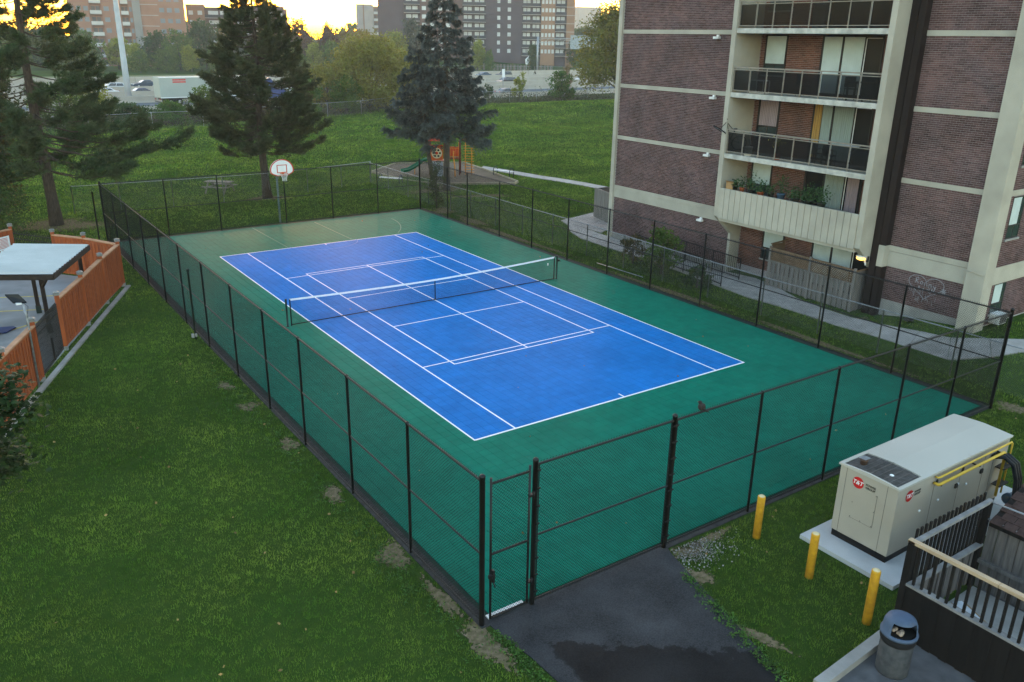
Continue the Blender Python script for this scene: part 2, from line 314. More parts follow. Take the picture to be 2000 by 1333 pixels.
# ---------------------------------------------------------------- tennis court of square plastic tiles
def court_mat(name, col):
    m = mat(name, col, .36, .10, 2.2, bump=.03, bscale=9, spec=.003, tint=.05, big=(.35, .10)); return m
CG = court_mat('green_court_tile', (.005, .150, .100)); CB = court_mat('blue_court_tile', (.013, .160, .48))
SLAB = mat('court_base', (.006, .03, .022), .8)
court = link('tennis_court', MB().bb(-9.24, -18.36, -.2, 8.98, 17.80, .016).mesh(), SLAB); tag(court, kind='structure')
S_ = .3048; G_ = .0035; ZT = .034
tiles = []
for i in range(-30, 29):
    for j in range(-60, 58):
        tiles.append((i, j, (-18 <= i < 18) and (-39 <= j < 39)))
tiles.sort(key=lambda t: (Vector(((t[0]+.5)*S_, (t[1]+.5)*S_, 0))-CAM).length)
def tile_block(ts, seed):
    q = np.random.default_rng(seed); T_ = np.array([(a, b) for a, b, c in ts], float); n = len(T_)
    V = np.zeros((n, 8, 3)); cx = (T_[:, 0]+.5)*S_; cy = (T_[:, 1]+.5)*S_; k = [(-1, -1), (1, -1), (1, 1), (-1, 1)]
    tx = q.normal(0, .0016, n); ty = q.normal(0, .0016, n)
    for a, (sx, sy) in enumerate(k):
        V[:, a, 0] = cx+sx*(S_/2-G_/2); V[:, a, 1] = cy+sy*(S_/2-G_/2); V[:, a, 2] = ZT-.016
        e = S_/2-G_/2-.0025
        V[:, 4+a, 0] = cx+sx*e; V[:, 4+a, 1] = cy+sy*e; V[:, 4+a, 2] = ZT+sx*e*tx+sy*e*ty
    fc = np.array([[4, 5, 6, 7], [0, 1, 5, 4], [1, 2, 6, 5], [2, 3, 7, 6], [3, 0, 4, 7]])
    L = (np.arange(n)[:, None, None]*8+fc[None]).reshape(-1)
    return npmesh('tiles', V.reshape(-1, 3), L, np.arange(n*5)*4, np.repeat(q.random(n), 8))
variants = []
for s in range(5):
    v = []
    for m in (CG, CB):
        me = tile_block([(-.5, -.5, 0)], 100+s); me.materials.append(m); v.append(me)
    variants.append(v)
for i, j, blue in tiles[:300]:
    link('tile', R.choice(variants)[1 if blue else 0], None, court, ((i+.5)*S_, (j+.5)*S_, 0))
for blue, m, nm in ((False, CG, 'green_tiles'), (True, CB, 'blue_tiles')):
    o = link(nm, tile_block([t for t in tiles[300:] if t[2] == blue], 5+blue), m, court); tag(o, kind='stuff')
LINE = mat('white_court_line', (.80, .82, .84), .5, .06, 6)
zl = ZT+.004
def cline(x0, y0, x1, y1): MB().bb(x0, y0, zl, x1, y1, zl+.002).build('line', LINE, court)
w2 = .026
for sx in (-1, 1):
    cline(sx*5.485-w2, -11.91, sx*5.485+w2, 11.91); cline(sx*4.115-w2, -11.86, sx*4.115+w2, 11.86); cline(sx*3.05-w2, -6.73, sx*3.05+w2, 6.73)
for sy in (-1, 1):
    cline(-5.46, sy*11.885-w2*1.3, 5.46, sy*11.885+w2*1.3); cline(-4.09, sy*6.40-w2, 4.09, sy*6.40+w2); cline(-3.02, sy*6.705-w2, 3.02, sy*6.705+w2); cline(-w2, sy*11.85, w2, sy*11.60)
    cline(-3.02, sy*2.134-w2, 3.02, sy*2.134+w2)
cline(-w2, -6.68, w2, 6.68)
FADE = mat('faded_basketball_line', (.035, .20, .145), .5, .2, 5)
FADEB = mat('faded_basketball_line_on_blue', (.03, .17, .47), .5, .2, 5)
def fline(pts, m):
    for a, b in zip(pts[:-1], pts[1:]): MB().beam((*a, zl+.001), (*b, zl+.001), .05, .002).build('faded_line', m, court)
fline([(-2.0, 17.6), (-1.95, 12.0)], FADE); fline([(1.6, 17.3), (1.65, 12.0)], FADE)
arc = [(1.85*math.cos(t), 12.0+1.85*math.sin(t)*.75) for t in np.linspace(math.pi, 2*math.pi, 15)]; fline(arc, FADEB)
arc = [(6.0*math.cos(t), 16.2+6.0*math.sin(t)) for t in np.linspace(-.04, -.72, 9)]; fline(arc, FADE)
# ---------------------------------------------------------------- grass blades
def inpoly(x, y, P):
    c = np.zeros(len(x), bool); n = len(P)
    for i in range(n):
        x1, y1 = P[i]; x2, y2 = P[(i+1) % n]
        if y1 == y2: continue
        k = ((y1 > y) != (y2 > y)) & (x < (x2-x1)*(y-y1)/(y2-y1)+x1); c ^= k
    return c
def nograss(x, y):
    b = (x > -9.46) & (x < 9.2) & (y > -18.6) & (y < 18.25)
    b |= (x > 14.0) & (y > -15.3) & (y < 5.7)
    b |= (x > -1.95) & (x < 4.4) & (y > -22.2) & (y < -19.75)
    b |= (x > -3.1) & (y < -22.85) & (x < 7)
    for P in [PATH, SAND, DECK, PAVE]: b |= inpoly(x, y, P)
    for wk in WALKS:
        P = [a for a, _ in wk]+[c for _, c in wk][::-1]; b |= inpoly(x, y, P)
    for P in SOILS:
        cx = sum(p[0] for p in P)/len(P); cy = sum(p[1] for p in P)/len(P); k = inpoly(x, y, [(cx+(p[0]-cx)*.66, cy+(p[1]-cy)*.66) for p in P]); b |= k & (NR.random(len(x)) < .80)
    return b
Mi = np.array(cam.matrix_world.inverted())
def seen(x, y, z, mg=1.3):
    p = np.stack([x, y, z, np.ones_like(x)], -1)@Mi.T; d = -p[:, 2]; d = np.where(d < .1, .1, d)
    u = p[:, 0]/d*1624/1000; v = p[:, 1]/d*1624/666
    return (-p[:, 2] > 1) & (np.abs(u) < mg) & (np.abs(v) < mg)
GR = mat('grass_blade', (.064, .138, .019), .8, .3, .45, col2=(.152, .208, .036), trans=.42, tint=.65, spec=.0, big=(.22, .30), detail=8)
def grass(name, label, zones):
    Vs, Ts = [], []
    for x0, x1, y0, y1, dens, L, W in zones:
        n = int((x1-x0)*(y1-y0)*dens); x = NR.uniform(x0, x1, n); y = NR.uniform(y0, y1, n); z = H(x, y)
        # thicker and thinner growth
        cl = np.sin(x*2.1+np.sin(y*1.7))*np.sin(y*2.3+np.sin(x*1.3)); k = seen(x, y, z) & ~nograss(x, y) & (NR.random(n) < .8+.2*cl)
        x, y, z = x[k], y[k], z[k]; n = len(x)
        cs = L*2.4; jx = x+cs*.35*np.sin(y/cs*1.7); jy = y+cs*.35*np.sin(x/cs*1.3); hs = np.sin(np.floor(jx/cs)*12.9898+np.floor(jy/cs)*78.233)*43758.5453; hs = hs-np.floor(hs)
        a = NR.uniform(0, 2*np.pi, n); ln = L*NR.uniform(.5, 1.2, n)*(.65+.75*hs); lean = NR.normal(0, .5, n); la = NR.uniform(0, 2*np.pi, n)
        b = np.stack([x, y, z-.004], -1); s = np.stack([np.cos(a), np.sin(a), np.zeros(n)], -1)*(W/2)
        t = b+np.stack([np.cos(la)*np.sin(lean)*ln, np.sin(la)*np.sin(lean)*ln, np.cos(lean)*ln], -1)
        Vs.append(np.stack([b-s, b+s, t], 1).reshape(-1, 3)); Ts.append(np.repeat(np.clip(.55*hs+.45*NR.random(n)+NR.normal(0, .05, n), 0, 1), 3))
    V = np.concatenate(Vs); T_ = np.concatenate(Ts)
    o = link(name, npmesh(name, V, np.arange(len(V)), np.arange(len(V)//3)*3, T_), GR); tag(o, label, 'grass', kind='stuff'); return o
grass('grass', 'short green mown grass covering the lawns round the court', [
    (-17.5, -9.5, -27, -10, 1500, .06, .013), (-17.5, -9.5, -10, 2, 800, .065, .017), (-16, -9.5, 2, 18.5, 420, .07, .023),
    (-5.8, 9.5, -23, -18.4, 1300, .06, .014), (9.1, 15, -19, -6, 480, .07, .020), (9.1, 15, -6, 18.5, 320, .075, .026), (15, 24, -22, -14, 150, .08, .03),
    (-22, 30, 18.2, 34, 190, .085, .040), (15, 34, 6, 18.2, 190, .085, .040), (-30, 60, 34, 56, 75, .11, .07), (30, 60, 6, 34, 70, .11, .07), (-30, 105, 56, 93, 40, .13, .11)])
# weeds along the path and the fence foot
WEED = mat('weed_leaf', (.060, .130, .025), .6, .3, 3, trans=.2, tint=.4)
def leafmesh(name, P, size, tint=None, flat=.5, asp=.6):
    # rhomb shaped leaves at the points P, turned at random
    n = len(P); d = NR.normal(size=(n, 3)); d[:, 2] *= flat; d /= np.linalg.norm(d, axis=1)[:, None]
    q = NR.normal(size=(n, 3)); s = np.cross(d, q); s /= np.linalg.norm(s, axis=1)[:, None]+1e-9
    L = (np.asarray(size)*NR.uniform(.7, 1.3, n))[:, None]; c = P
    V = np.stack([c-d*L*.5, c+s*L*asp*.5, c+d*L*.5, c-s*L*asp*.5], 1).reshape(-1, 3)
    t = NR.random(n) if tint is None else tint
    return npmesh(name, V, np.arange(n*4), np.arange(n)*4, np.repeat(t, 4))
P = []
for _ in range(420):
    k = R.random()
    if k < .3: t = R.random(); x, y = -5.05-.8*t+R.gauss(0, .08), -19.4-3.2*t
    elif k < .8: x, y = -9.75-abs(R.gauss(0, .35)), R.uniform(-19.5, -3)
    else: x, y = -9.25-abs(R.gauss(0, .12)), R.uniform(-20.4, -18.7)
    for _ in range(9): P.append((x+R.gauss(0, .045), y+R.gauss(0, .045), .02+R.random()*.06))
o = link('weeds', leafmesh('weeds', np.array(P), .05), WEED); tag(o, 'low leafy weeds along the path edge and fence foot', 'weeds', kind='stuff')
LIT = mat('fallen_leaf', (.30, .20, .08), .8, .4, 9, tint=.5)
P = np.stack([NR.uniform(-17, -9.8, 80), NR.uniform(-26, 0, 80), NR.uniform(.05, .075, 80)], -1)
P2 = np.stack([NR.uniform(-9, 8.5, 46), NR.uniform(-18, 17, 46), np.full(46, ZT+.02)], -1)
P3 = np.stack([NR.uniform(-5, 12, 40), NR.uniform(-22.5, -18.6, 40), np.full(40, .06)], -1)
o = link('fallen_leaves', leafmesh('fallen_leaves', np.concatenate([P, P2, P3]), .075, flat=.15, asp=.8), LIT); tag(o, 'pale fallen leaves scattered over lawn and court', 'leaves', kind='stuff')
GRV = mat('gravel_stone', (.27, .25, .23), .9, .4, 20, tint=.4)
P = np.stack([NR.normal(-4.2, .42, 800), NR.normal(-18.95, .26, 800), NR.uniform(.012, .03, 800)], -1); P = P[P[:, 1] < -18.62]
P = P[~inpoly(P[:, 0], P[:, 1], PATH)]
o = link('gravel', leafmesh('gravel', P, .04, flat=.6, asp=.9), GRV); tag(o, 'loose grey gravel beside the path at the fence', 'gravel', kind='stuff')
# ================================================================ FENCES
def wire_mesh(a, b, z0, z1, off, pitch=.0707, r=.0031):
    # diamond wire netting between posts a and b: two sets of slanting round wires
    a = np.array(a, float); b = np.array(b, float); L = np.linalg.norm(b-a); u = (b-a)/L; nrm = np.array([-u[1], u[0]]); h = z1-z0
    segs = []
    for sgn in (1, -1):
        k = np.arange(-h, L+h, pitch)
        for c in k:
            # s = c + sgn*(z - z0)
            s0, s1 = c, c+sgn*h; lo, hi = 0., h
            if sgn > 0:
                lo = max(0, -c); hi = min(h, L-c)
            else:
                lo = max(0, c-L); hi = min(h, c)
            if hi-lo < .02: continue
            segs.append((c+sgn*lo, z0+lo, c+sgn*hi, z0+hi, sgn))
    S = np.array(segs); n = len(S)
    o = S[:, 4]*r*.9
    P0 = np.stack([a[0]+u[0]*S[:, 0]+nrm[0]*o, a[1]+u[1]*S[:, 0]+nrm[1]*o, S[:, 1]], -1); P1 = np.stack([a[0]+u[0]*S[:, 2]+nrm[0]*o, a[1]+u[1]*S[:, 2]+nrm[1]*o, S[:, 3]], -1)
    d = P1-P0; d /= np.linalg.norm(d, axis=1)[:, None]; n3 = np.array([nrm[0], nrm[1], 0.]); e = np.cross(d, n3)
    V = np.zeros((n, 6, 3))
    for k in range(3):
        t = 2*np.pi*k/3; q = n3[None]*np.cos(t)*r+e*np.sin(t)*r; V[:, k] = P0+q; V[:, 3+k] = P1+q
    V -= np.array(off)
    fc = np.array([[0, 1, 4, 3], [1, 2, 5, 4], [2, 0, 3, 5]])
    return npmesh('wire', V.reshape(-1, 3), (np.arange(n)[:, None, None]*6+fc[None]).ravel(), np.arange(n*3)*4)
NL, NRt, FL, FR = (-9.42, -18.42), (9.0, -18.52), (-9.52, 17.98), (9.02, 17.88)
FH = 3.06
fence = T('court_fence', 'tall black chain link fence enclosing the blue and green court', 'fence', (-9.42, -18.42, 0))
def post(x, y, h, r, big=False, name='post'):
    m = MB()
    if big: m.lathe([(r, -.1), (r, h), (r*1.12, h), (r*1.12, h+.03), (r*.8, h+.055), (r*.3, h+.07)], (x, y, 0), 12)
    else: m.lathe([(r, -.1), (r, h), (r*1.25, h+.005), (r*1.25, h+.05), (r*.6, h+.06)], (x, y, 0), 10)
    return m.build(name, BLACK, fence)
def lerp(a, b, t): return (a[0]+(b[0]-a[0])*t, a[1]+(b[1]-a[1])*t)
def along(a, b, axis, vals): return [lerp(a, b, (v-a[axis])/(b[axis]-a[axis])) for v in vals]
sideL = [NL]+along(NL, FL, 1, [-15.6, -12.64, -9.6, -6.82, -3.81, -.6, 2.5, 5.6, 8.7, 11.8, 14.9])+[FL]
sideR = [NRt]+along(NRt, FR, 1, [-15.2, -12.3, -9.45, -6.45, -3.45, -.5, 2.55, 5.6, 8.7, 12.1, 14.4])+[FR]
gateL, gateR = lerp(NL, NRt, .0085), lerp(NL, NRt, (1.16)/18.42)
sideN = [gateR]+along(NL, NRt, 0, [-4.72, -2.0, .8, 3.75, 6.45])+[NRt]
sideF = [FL]+along(FL, FR, 0, [-6.42, -3.62, .16, 3.06, 6.05])+[FR]
for p in (NL, NRt, FL, FR): post(*p, 3.16, .052, True)
post(*gateR, 3.16, .052, True); post(*sideN[1], 3.16, .052, True)
for S in (sideL[1:-1], sideR[1:-1], sideN[2:-1], sideF[1:-1]):
    for p in S: post(*p, FH, .033)
for S in (sideL, sideR, sideN, sideF):
    for a, b in zip(S[:-1], S[1:]):
        for z, r, nm in ((FH+.02, .024, 'top_rail'), (1.56, .02, 'middle_rail'), (.10, .018, 'bottom_rail')):
            MB().tube([(*a, z), (*b, z)], r, 8, False).build(nm, BLACK, fence)
        link('wire_mesh', wire_mesh(a, b, .05, FH+.085, (-9.42, -18.42, 0)), WIRE, fence)
# tension bars and ties on the big posts
for p, ds in ((gateR, (1,)), (sideN[1], (-1, 1)), (NRt, (-1,))):
    for s in ds:
        x = p[0]+s*.085; m = MB().bb(x-.006, p[1]-.01, .12, x+.006, p[1]+.01, FH)
        for k in range(8): m.bb(min(p[0], x), p[1]-.06, .3+k*.38, max(p[0], x), p[1]-.045, .335+k*.38)
        m.build('tension_bar', BLACK, fence)
# ---- gate
gate = T('court_gate', 'narrow black chain link gate in the near corner of the court fence', 'gate', (gateL[0], gateL[1], 0))
x0, x1, gy = gateL[0]+.03, gateR[0]-.12, NL[1]
for nm, pts in (('gate_stile', [(x0, gy, .07), (x0, gy, 3.1)]), ('gate_stile', [(x1, gy, .07), (x1, gy, 3.1)]), ('gate_rail', [(x0, gy, .09), (x1, gy, .09)]), ('gate_rail', [(x0, gy, 1.5), (x1, gy, 1.5)]), ('gate_rail', [(x0, gy, 2.98), (x1, gy, 2.98)])):
    MB().tube(pts, .024, 8).build(nm, BLACK, gate)
link('wire_mesh', wire_mesh((x0, gy), (x1, gy), .09, 3.02, (gateL[0], gateL[1], 0)), WIRE, gate)
for z in (.55, 2.45):
    MB().bb(x1-.02, gy-.05, z, x1+.10, gy+.02, z+.05).lathe([(.02, z-.05), (.02, z+.1)], (x1+.07, gy-.05, 0), 8).build('hinge', BLACK, gate)
m = MB().bb(x0-.07, gy-.09, 1.02, x0+.05, gy-.03, 1.10); m.bb(x0-.01, gy-.11, .94, x0+.03, gy-.03, 1.2); m.tube([(x0, gy-.1, .95), (x0+.02, gy-.13, .86), (x0+.05, gy-.1, .84)], .012, 6); m.build('latch', BLACK, gate)
m = MB()
for k in range(16): m.bb(x0+k*(x1-x0)/16, gy+.05, .02, x0+(k+.8)*(x1-x0)/16, gy+.16, .045)
m.build('threshold_strip', WHITEP, gate)
# ---- second post outside the far corner, and the short steel pole by the fence
m = MB().lathe([(.04, -.1), (.04, 2.5), (.045, 2.5), (.045, 2.54), (.02, 2.56)], (-9.78, 19.0, 0), 10); solo(m, 'steel_post', BLACK, 'dark free standing post outside the far left fence corner', 'post', (-9.78, 19.0, 0))
pole = T('fence_pole', 'slim dark pole beside the long left fence with white box at foot', 'pole', (-9.66, .5, 0))
MB().lathe([(.035, 0), (.035, 2.55), (.055, 2.55), (.055, 2.62), (.02, 2.64)], (-9.66, .5, 0), 10).build('shaft', mat('dark_green_pole', (.02, .035, .03), .5), pole)
MB().bb(-9.82, .38, .10, -9.73, .47, .24).bb(-9.7, .37, .12, -9.63, .45, .23).build('junction_box', CONC, pole, bev=.01)
m = MB().lathe([(.06, -.1), (.045, .02), (.04, 1.8), (.02, 1.83)], (11.3, -18.75, 0), 10); solo(m, 'steel_post', BLACK, 'dark short post on the grass outside the near right fence corner', 'post', (11.3, -18.75, 0))
# ---- bird on the top rail
FEA = mat('bird_plumage', (.035, .03, .028), .8, .4, 60)
bx, by = -3.95, -18.44; bird = T('bird', 'small dark bird perched on the top rail of the near fence', 'bird', (bx, by, FH+.05))
m = MB(); m.ell((bx, by, FH+.145), (.062, .075, .085), 14, 10); m.ell((bx-.01, by+.035, FH+.225), (.042, .047, .04), 12, 8); m.tube([(bx+.02, by-.04, FH+.10), (bx+.06, by-.10, FH+.06), (bx+.09, by-.15, FH+.045)], [.03, .02, .012], 8)
m.build('body', FEA, bird); MB().tube([(bx-.012, by+.075, FH+.225), (bx-.015, by+.105, FH+.218)], [.011, .003], 6).build('beak', mat('bird_beak', (.25, .18, .05), .5), bird)
for s in (-1, 1): MB().ell((bx+s*.055, by-.01, FH+.14), (.018, .06, .065), 8, 6).build('wing', FEA, bird)
for s in (-1, 1): MB().tube([(bx+s*.02, by, FH+.085), (bx+s*.02, by, FH+.04)], .005, 5).build('leg', BLACK, bird)
# ---- old galvanised fence outside the court
gf = T('galvanised_fence', 'old grey galvanised chain link fence beyond the court and along the walkway', 'fence', (10.4, 18.0, 0))
GP = [(-9.8, 26.9), (-7.2, 26.75), (-4.13, 26.54), (-.99, 26.4), (2.1, 26.4), (5.0, 26.9), (7.8, 27.5), (10.45, 28.18)]
GP2 = [(10.3, 28.0), (10.3, 25), (10.3, 22), (10.3, 19.1), (10.35, 16.33), (10.42, 13.97), (10.42, 11.21), (10.4, 8.42), (10.42, 5.64), (10.44, 2.76), (10.4, -.1), (10.3, -2.9), (10.25, -5.73), (10.2, -8.67), (10.3, -11.3), (10.38, -13.77), (10.45, -16.42), (10.5, -19.2), (10.55, -22)]
for S, hh in ((GP, 1.66), (GP2, 1.62)):
    for p in S: MB().lathe([(.026, -.05), (.026, hh), (.034, hh), (.034, hh+.03), (.01, hh+.045)], (*p, 0), 8).build('post', GALV, gf); 
    for a, b in zip(S[:-1], S[1:]):
        MB().tube([(*a, hh), (*b, hh)], .021, 7, False).build('top_rail', GALV, gf)
        link('wire_mesh', wire_mesh(a, b, .05, hh, (10.4, 18.0, 0), .0707, .0013), mat('galvanised_wire', (.22, .23, .24), .5, .2, 5, metal=.4), gf)
m = MB().tube([(9.75, 1.1, .09), (9.95, -2.0, .07)], .02, 7); solo(m, 'loose_pipe', GALV, 'loose grey pipe lying in the grass by the right fence', 'pipe', (9.75, 1.1, 0))
# ================================================================ COURT FURNITURE
net = T('tennis_net', 'tennis net with white tape across the middle of the blue court', 'net', (0, 0, 0))
NETM = mat('black_net_cord', (.012, .013, .014), .8); TAPE = mat('white_net_tape', (.74, .77, .82), .7, .06, 5)
def nz_(x): return .914+.15*(abs(x)/6.3)**1.6+ZT
xs_ = np.linspace(-6.25, 6.25, 26)
tp = MB()
for a, b in zip(xs_[:-1], xs_[1:]): tp.beam((a, 0, nz_(a)-.03), (b, 0, nz_(b)-.03), .016, .07)
tp.build('tape', TAPE, net)
V = []; L = []; St = []
def qw(p, q, r=.0022):
    d = np.array(q)-np.array(p); d = d/np.linalg.norm(d); n = np.array([0, 1., 0]); e = np.cross(d, n); b = len(V)
    for c in (p, q):
        for k in range(3): t = 2*np.pi*k/3; V.append(np.array(c)+n*np.cos(t)*r+e*np.sin(t)*r)
    for k in range(3): St.append(len(L)); L.extend([b+k, b+(k+1) % 3, b+3+(k+1) % 3, b+3+k])
for x in np.arange(-6.2, 6.21, .045): qw((x, 0, ZT+.05), (x, 0, nz_(x)-.06))
for f in np.linspace(0, 1, 20):
    for a, b in zip(xs_[:-1:2], xs_[2::2]): qw((a, 0, ZT+.05+f*(nz_(a)-.11-ZT)), (b, 0, ZT+.05+f*(nz_(b)-.11-ZT)))
link('netting', npmesh('netting', V, L, St), NETM, net)
MB().tube([(-6.25, 0, ZT+.045), (6.25, 0, ZT+.03)], .018, 6).build('bottom_cord', NETM, net)
for s in (-1, 1):
    MB().bb(s*6.25-.02, -.02, ZT, s*6.25+.02, .02, nz_(6.3)-.02).build('side_band', NETM, net)
    p = MB().lathe([(.06, ZT), (.06, ZT+.02), (.037, ZT+.02), (.037, 1.08), (.044, 1.08), (.044, 1.11), (.02, 1.12)], (s*6.4, 0, 0), 12).build('post', mat('dark_green_net_post', (.012, .03, .026), .45), net)
m = MB().bb(6.42, -.06, .86, 6.5, .02, .95); m.tube([(6.5, -.03, .9), (6.56, -.03, .9), (6.56, -.03, .82)], .01, 6); m.build('crank', BLACK, net)
MB().bb(5.86, -.012, .74, 5.90, .012, .84).build('maker_tag', WHITEP, net)
MB().bb(-.02, -.008, ZT+.02, .02, .008, .88).build('centre_strap', NETM, net)
# basketball hoop beyond the far baseline
hx, hy = .0, 18.25
hoop = T('basketball_hoop', 'basketball hoop with white fan backboard behind the far fence', 'basketball hoop', (hx, hy, 0))
STEEL = mat('pale_blue_grey_pole', (.20, .27, .30), .45, .15, 4)
MB().tube([(hx-.12, hy, -.1), (hx-.12, hy, 2.75), (hx-.11, hy-.12, 2.95), (hx-.08, hy-.5, 3.1)], .058, 12).build('pole', STEEL, hoop)
MB().tube([(hx-.12, hy, 2.4), (hx-.08, hy-.55, 3.0)], .022, 8).build('brace', STEEL, hoop)
fan = [(-.62, 0), (.62, 0)] 
def fanp(k, dz=0):
    P = [(-.30*k, -.10*k), (.30*k, -.10*k), (.58*k, .02*k), (.68*k, .10*k)]
    for t in np.linspace(0, math.pi, 19): P.append((.70*k*math.cos(t), .22*k+.62*k*math.sin(t)))
    return P+[(-.68*k, .10*k), (-.58*k, .02*k)]
byy = hy-.62; bz = 2.93
def plate(P, y0, y1, name, m, par):
    n = len(P); q = MB(); q.poly([(hx+x, y0, bz+z) for x, z in P]+[(hx+x, y1, bz+z) for x, z in P], [tuple(range(n)), tuple(range(n, 2*n))[::-1]]+[(i, n+i, n+(i+1) % n, (i+1) % n) for i in range(n)]); return q.build(name, m, par)
RED = mat('red_orange_paint', (.55, .06, .03), .5, .1, 5)
bd = plate(fanp(1), byy-.02, byy+.02, 'backboard', WHITEP, hoop)
def ring(P0, P1, y, name, m, par):
    n = len(P0); q = MB(); q.poly([(hx+x, y, bz+z) for x, z in P0]+[(hx+x, y, bz+z) for x, z in P1], [(i, (i+1) % n, n+(i+1) % n, n+i) for i in range(n)]); return q.build(name, m, par)
ctr = lambda P, k, oz=.30: [(x*k, oz+(z-oz)*k) for x, z in P]
ring(fanp(1), ctr(fanp(1), .90), byy-.026, 'border_stripe', RED, bd)
sq = [(-.30, .08), (.30, .08), (.30, .53), (-.30, .53)]
ring(sq, ctr(sq, .83), byy-.026, 'target_square', RED, bd)
rim = MB(); n = 24; rc = (hx, byy-.34, bz+.08)
rim.tube([(rc[0]+.225*math.cos(2*math.pi*i/n), rc[1]+.225*math.sin(2*math.pi*i/n), rc[2]) for i in range(n+1)], .012, 6, False); rim.bb(hx-.09, byy-.14, bz+.0, hx+.09, byy-.03, bz+.12)
rim.build('rim', mat('orange_rim', (.6, .10, .03), .45), hoop)
nt_ = MB()
for i in range(12):
    for s in (-1, 1):
        pts = []
        for k in range(5):
            t = 2*math.pi*(i+s*k*.5)/12; rr_ = [.225, .18, .145, .12, .125][k]; pts.append((rc[0]+rr_*math.cos(t), rc[1]+rr_*math.sin(t), rc[2]-.105*k))
        nt_.tube(pts, .0065, 4, False)
nt_.build('net', mat('white_cord', (.75, .75, .74), .8), hoop)
# ================================================================ APARTMENT BUILDING ON THE RIGHT
apt = T('apartment_building', 'dark brick apartment block with cream bands and balconies right of the court', 'apartment building', (14.4, -4.5, 0))
OFF = (14.4, -4.5, 0)
MORT = mat('pale_mortar', (.33, .30, .30), .95, .15, 8)
def brick_mat(name, c1, c2):
    return mat(name, c1, .85, .4, .9, col2=c2, bump=.3, bscale=60, tint=.28, spec=.03, big=(.8, .26), detail=5)
BRK = brick_mat('plum_brown_brick', (.125, .070, .066), (.090, .059, .062)); BRKW = brick_mat('warm_brown_brick', (.15, .062, .040), (.105, .05, .040))
def bricks(o, u, n, U0, U1, Z0, Z1, m, parent, holes=(), dep=.09, proud=.008):
    # running bond of single bricks on the plane o + u*s + z, facing n, with openings left out
    o = np.array(o, float); u = np.array(u, float); n = np.array(n, float); cells = []
    bl, bh, j = .20, .065, .010; row = 0; z = Z0+j/2
    while z+bh*.6 < Z1:
        zt = min(z+bh, Z1-j/2); s = U0-(.105 if row % 2 else 0)+j/2
        while s < U1-.02:
            a, b = max(s, U0+j/2), min(s+bl, U1-j/2); iv = [(a, b)]
            for h0, h1_, g0, g1 in holes:
                if zt > g0+.01 and z < g1-.01:
                    nv = []
                    for p, q in iv:
                        if q <= h0 or p >= h1_: nv.append((p, q)); continue
                        if p < h0: nv.append((p, h0-.004))
                        if q > h1_: nv.append((h1_+.004, q))
                    iv = nv
            for p, q in iv:
                if q-p > .03: cells.append((p, q, z, zt))
            s += bl+j
        z += bh+j; row += 1
    C = np.array(cells); N = len(C); Vv = np.zeros((N, 8, 3)); q = NR.normal(0, .0012, N)
    for k, (ui, zi) in enumerate(((0, 2), (1, 2), (1, 3), (0, 3))):
        p = o[None]+C[:, ui, None]*u[None]; p[:, 2] += C[:, zi]
        Vv[:, k] = p-n[None]*.01; Vv[:, 4+k] = p+n[None]*(proud+q)[:, None]
    fl = np.array([[4, 5, 6, 7], [0, 1, 5, 4], [1, 2, 6, 5], [2, 3, 7, 6], [3, 0, 4, 7]])
    if np.dot(np.cross(u, (0, 0, 1)), n) < 0: fl = fl[:, ::-1]
    Vv -= np.array(OFF)
    ob = link('bricks', npmesh('bricks', Vv.reshape(-1, 3), (np.arange(N)[:, None, None]*8+fl[None]).ravel(), np.arange(N*5)*4, np.repeat(NR.random(N), 8)), m, parent); tag(ob, kind='stuff')
TOP = 36.0; BT = 13.45
def wall(x0, y0, z0, x1, y1, z1, nm='wall', m=None): return MB().bb(x0, y0, z0, x1, y1, z1).build(nm, m or MORT, apt)
core = wall(15.3, -14.7, -.3, 33, 5.4, TOP, 'core_wall', BRK)
FACE = 14.408
wl = wall(FACE, -3.0, -.3, 15.3, 5.4, BT); wr = wall(FACE, -14.5, -.3, 15.3, -11.2, BT)
wall(14.40, -3.0, BT+.001, 15.3, 5.4, TOP, 'upper_wall', BRK); wall(14.40, -14.5, BT+.001, 15.3, -11.2, TOP, 'upper_wall', BRK); wall(15.0, -10.36, BT+.15, 15.3, -3.14, TOP, 'upper_wall', BRK)
bands = [(2.30, 2.95), (5.43, 5.62), (8.09, 8.28), (10.76, 10.95)]
def holes_for(extra=()): return list(extra)
segs = [(.28, 2.30), (2.95, 5.43), (5.62, 8.09), (8.28, 10.76), (10.95, BT)]
segsR = [(.75, 2.12)]+segs[1:]
for z0, z1 in segs: bricks((FACE, 0, 0), (0, 1, 0), (-1, 0, 0), -2.98, 5.34, z0, z1, BRK, wl)
for z0, z1 in segsR: bricks((FACE, 0, 0), (0, 1, 0), (-1, 0, 0), -14.48, -11.22, z0, z1, BRK, wr)
for z0, z1 in bands:
    MB().bb(14.372, -3.0, z0, 14.42, 5.36, z1).build('band', CREAM, apt)
    MB().bb(14.372, -14.5, (2.12 if z0 < 3 else z0), 14.42, -11.2, (2.72 if z0 < 3 else z1)).build('band', CREAM, apt)
MB().bb(14.362, -14.5, 2.74, 14.42, -11.2, 2.95).build('band', CREAM, apt)
MB().bb(14.355, -3.0, 2.74, 14.371, 5.36, 2.80).build('conduit', CREAM, apt)
MB().bb(14.40, -14.5, -.3, 14.42, -11.2, .75).build('foundation', CONC, apt); MB().bb(14.40, -3.0, -.3, 14.42, 5.36, .28).build('foundation', CONC, apt)
MB().bb(14.28, 5.36, -.1, 14.9, 5.62, TOP).build('corner_pier', CREAM, apt)
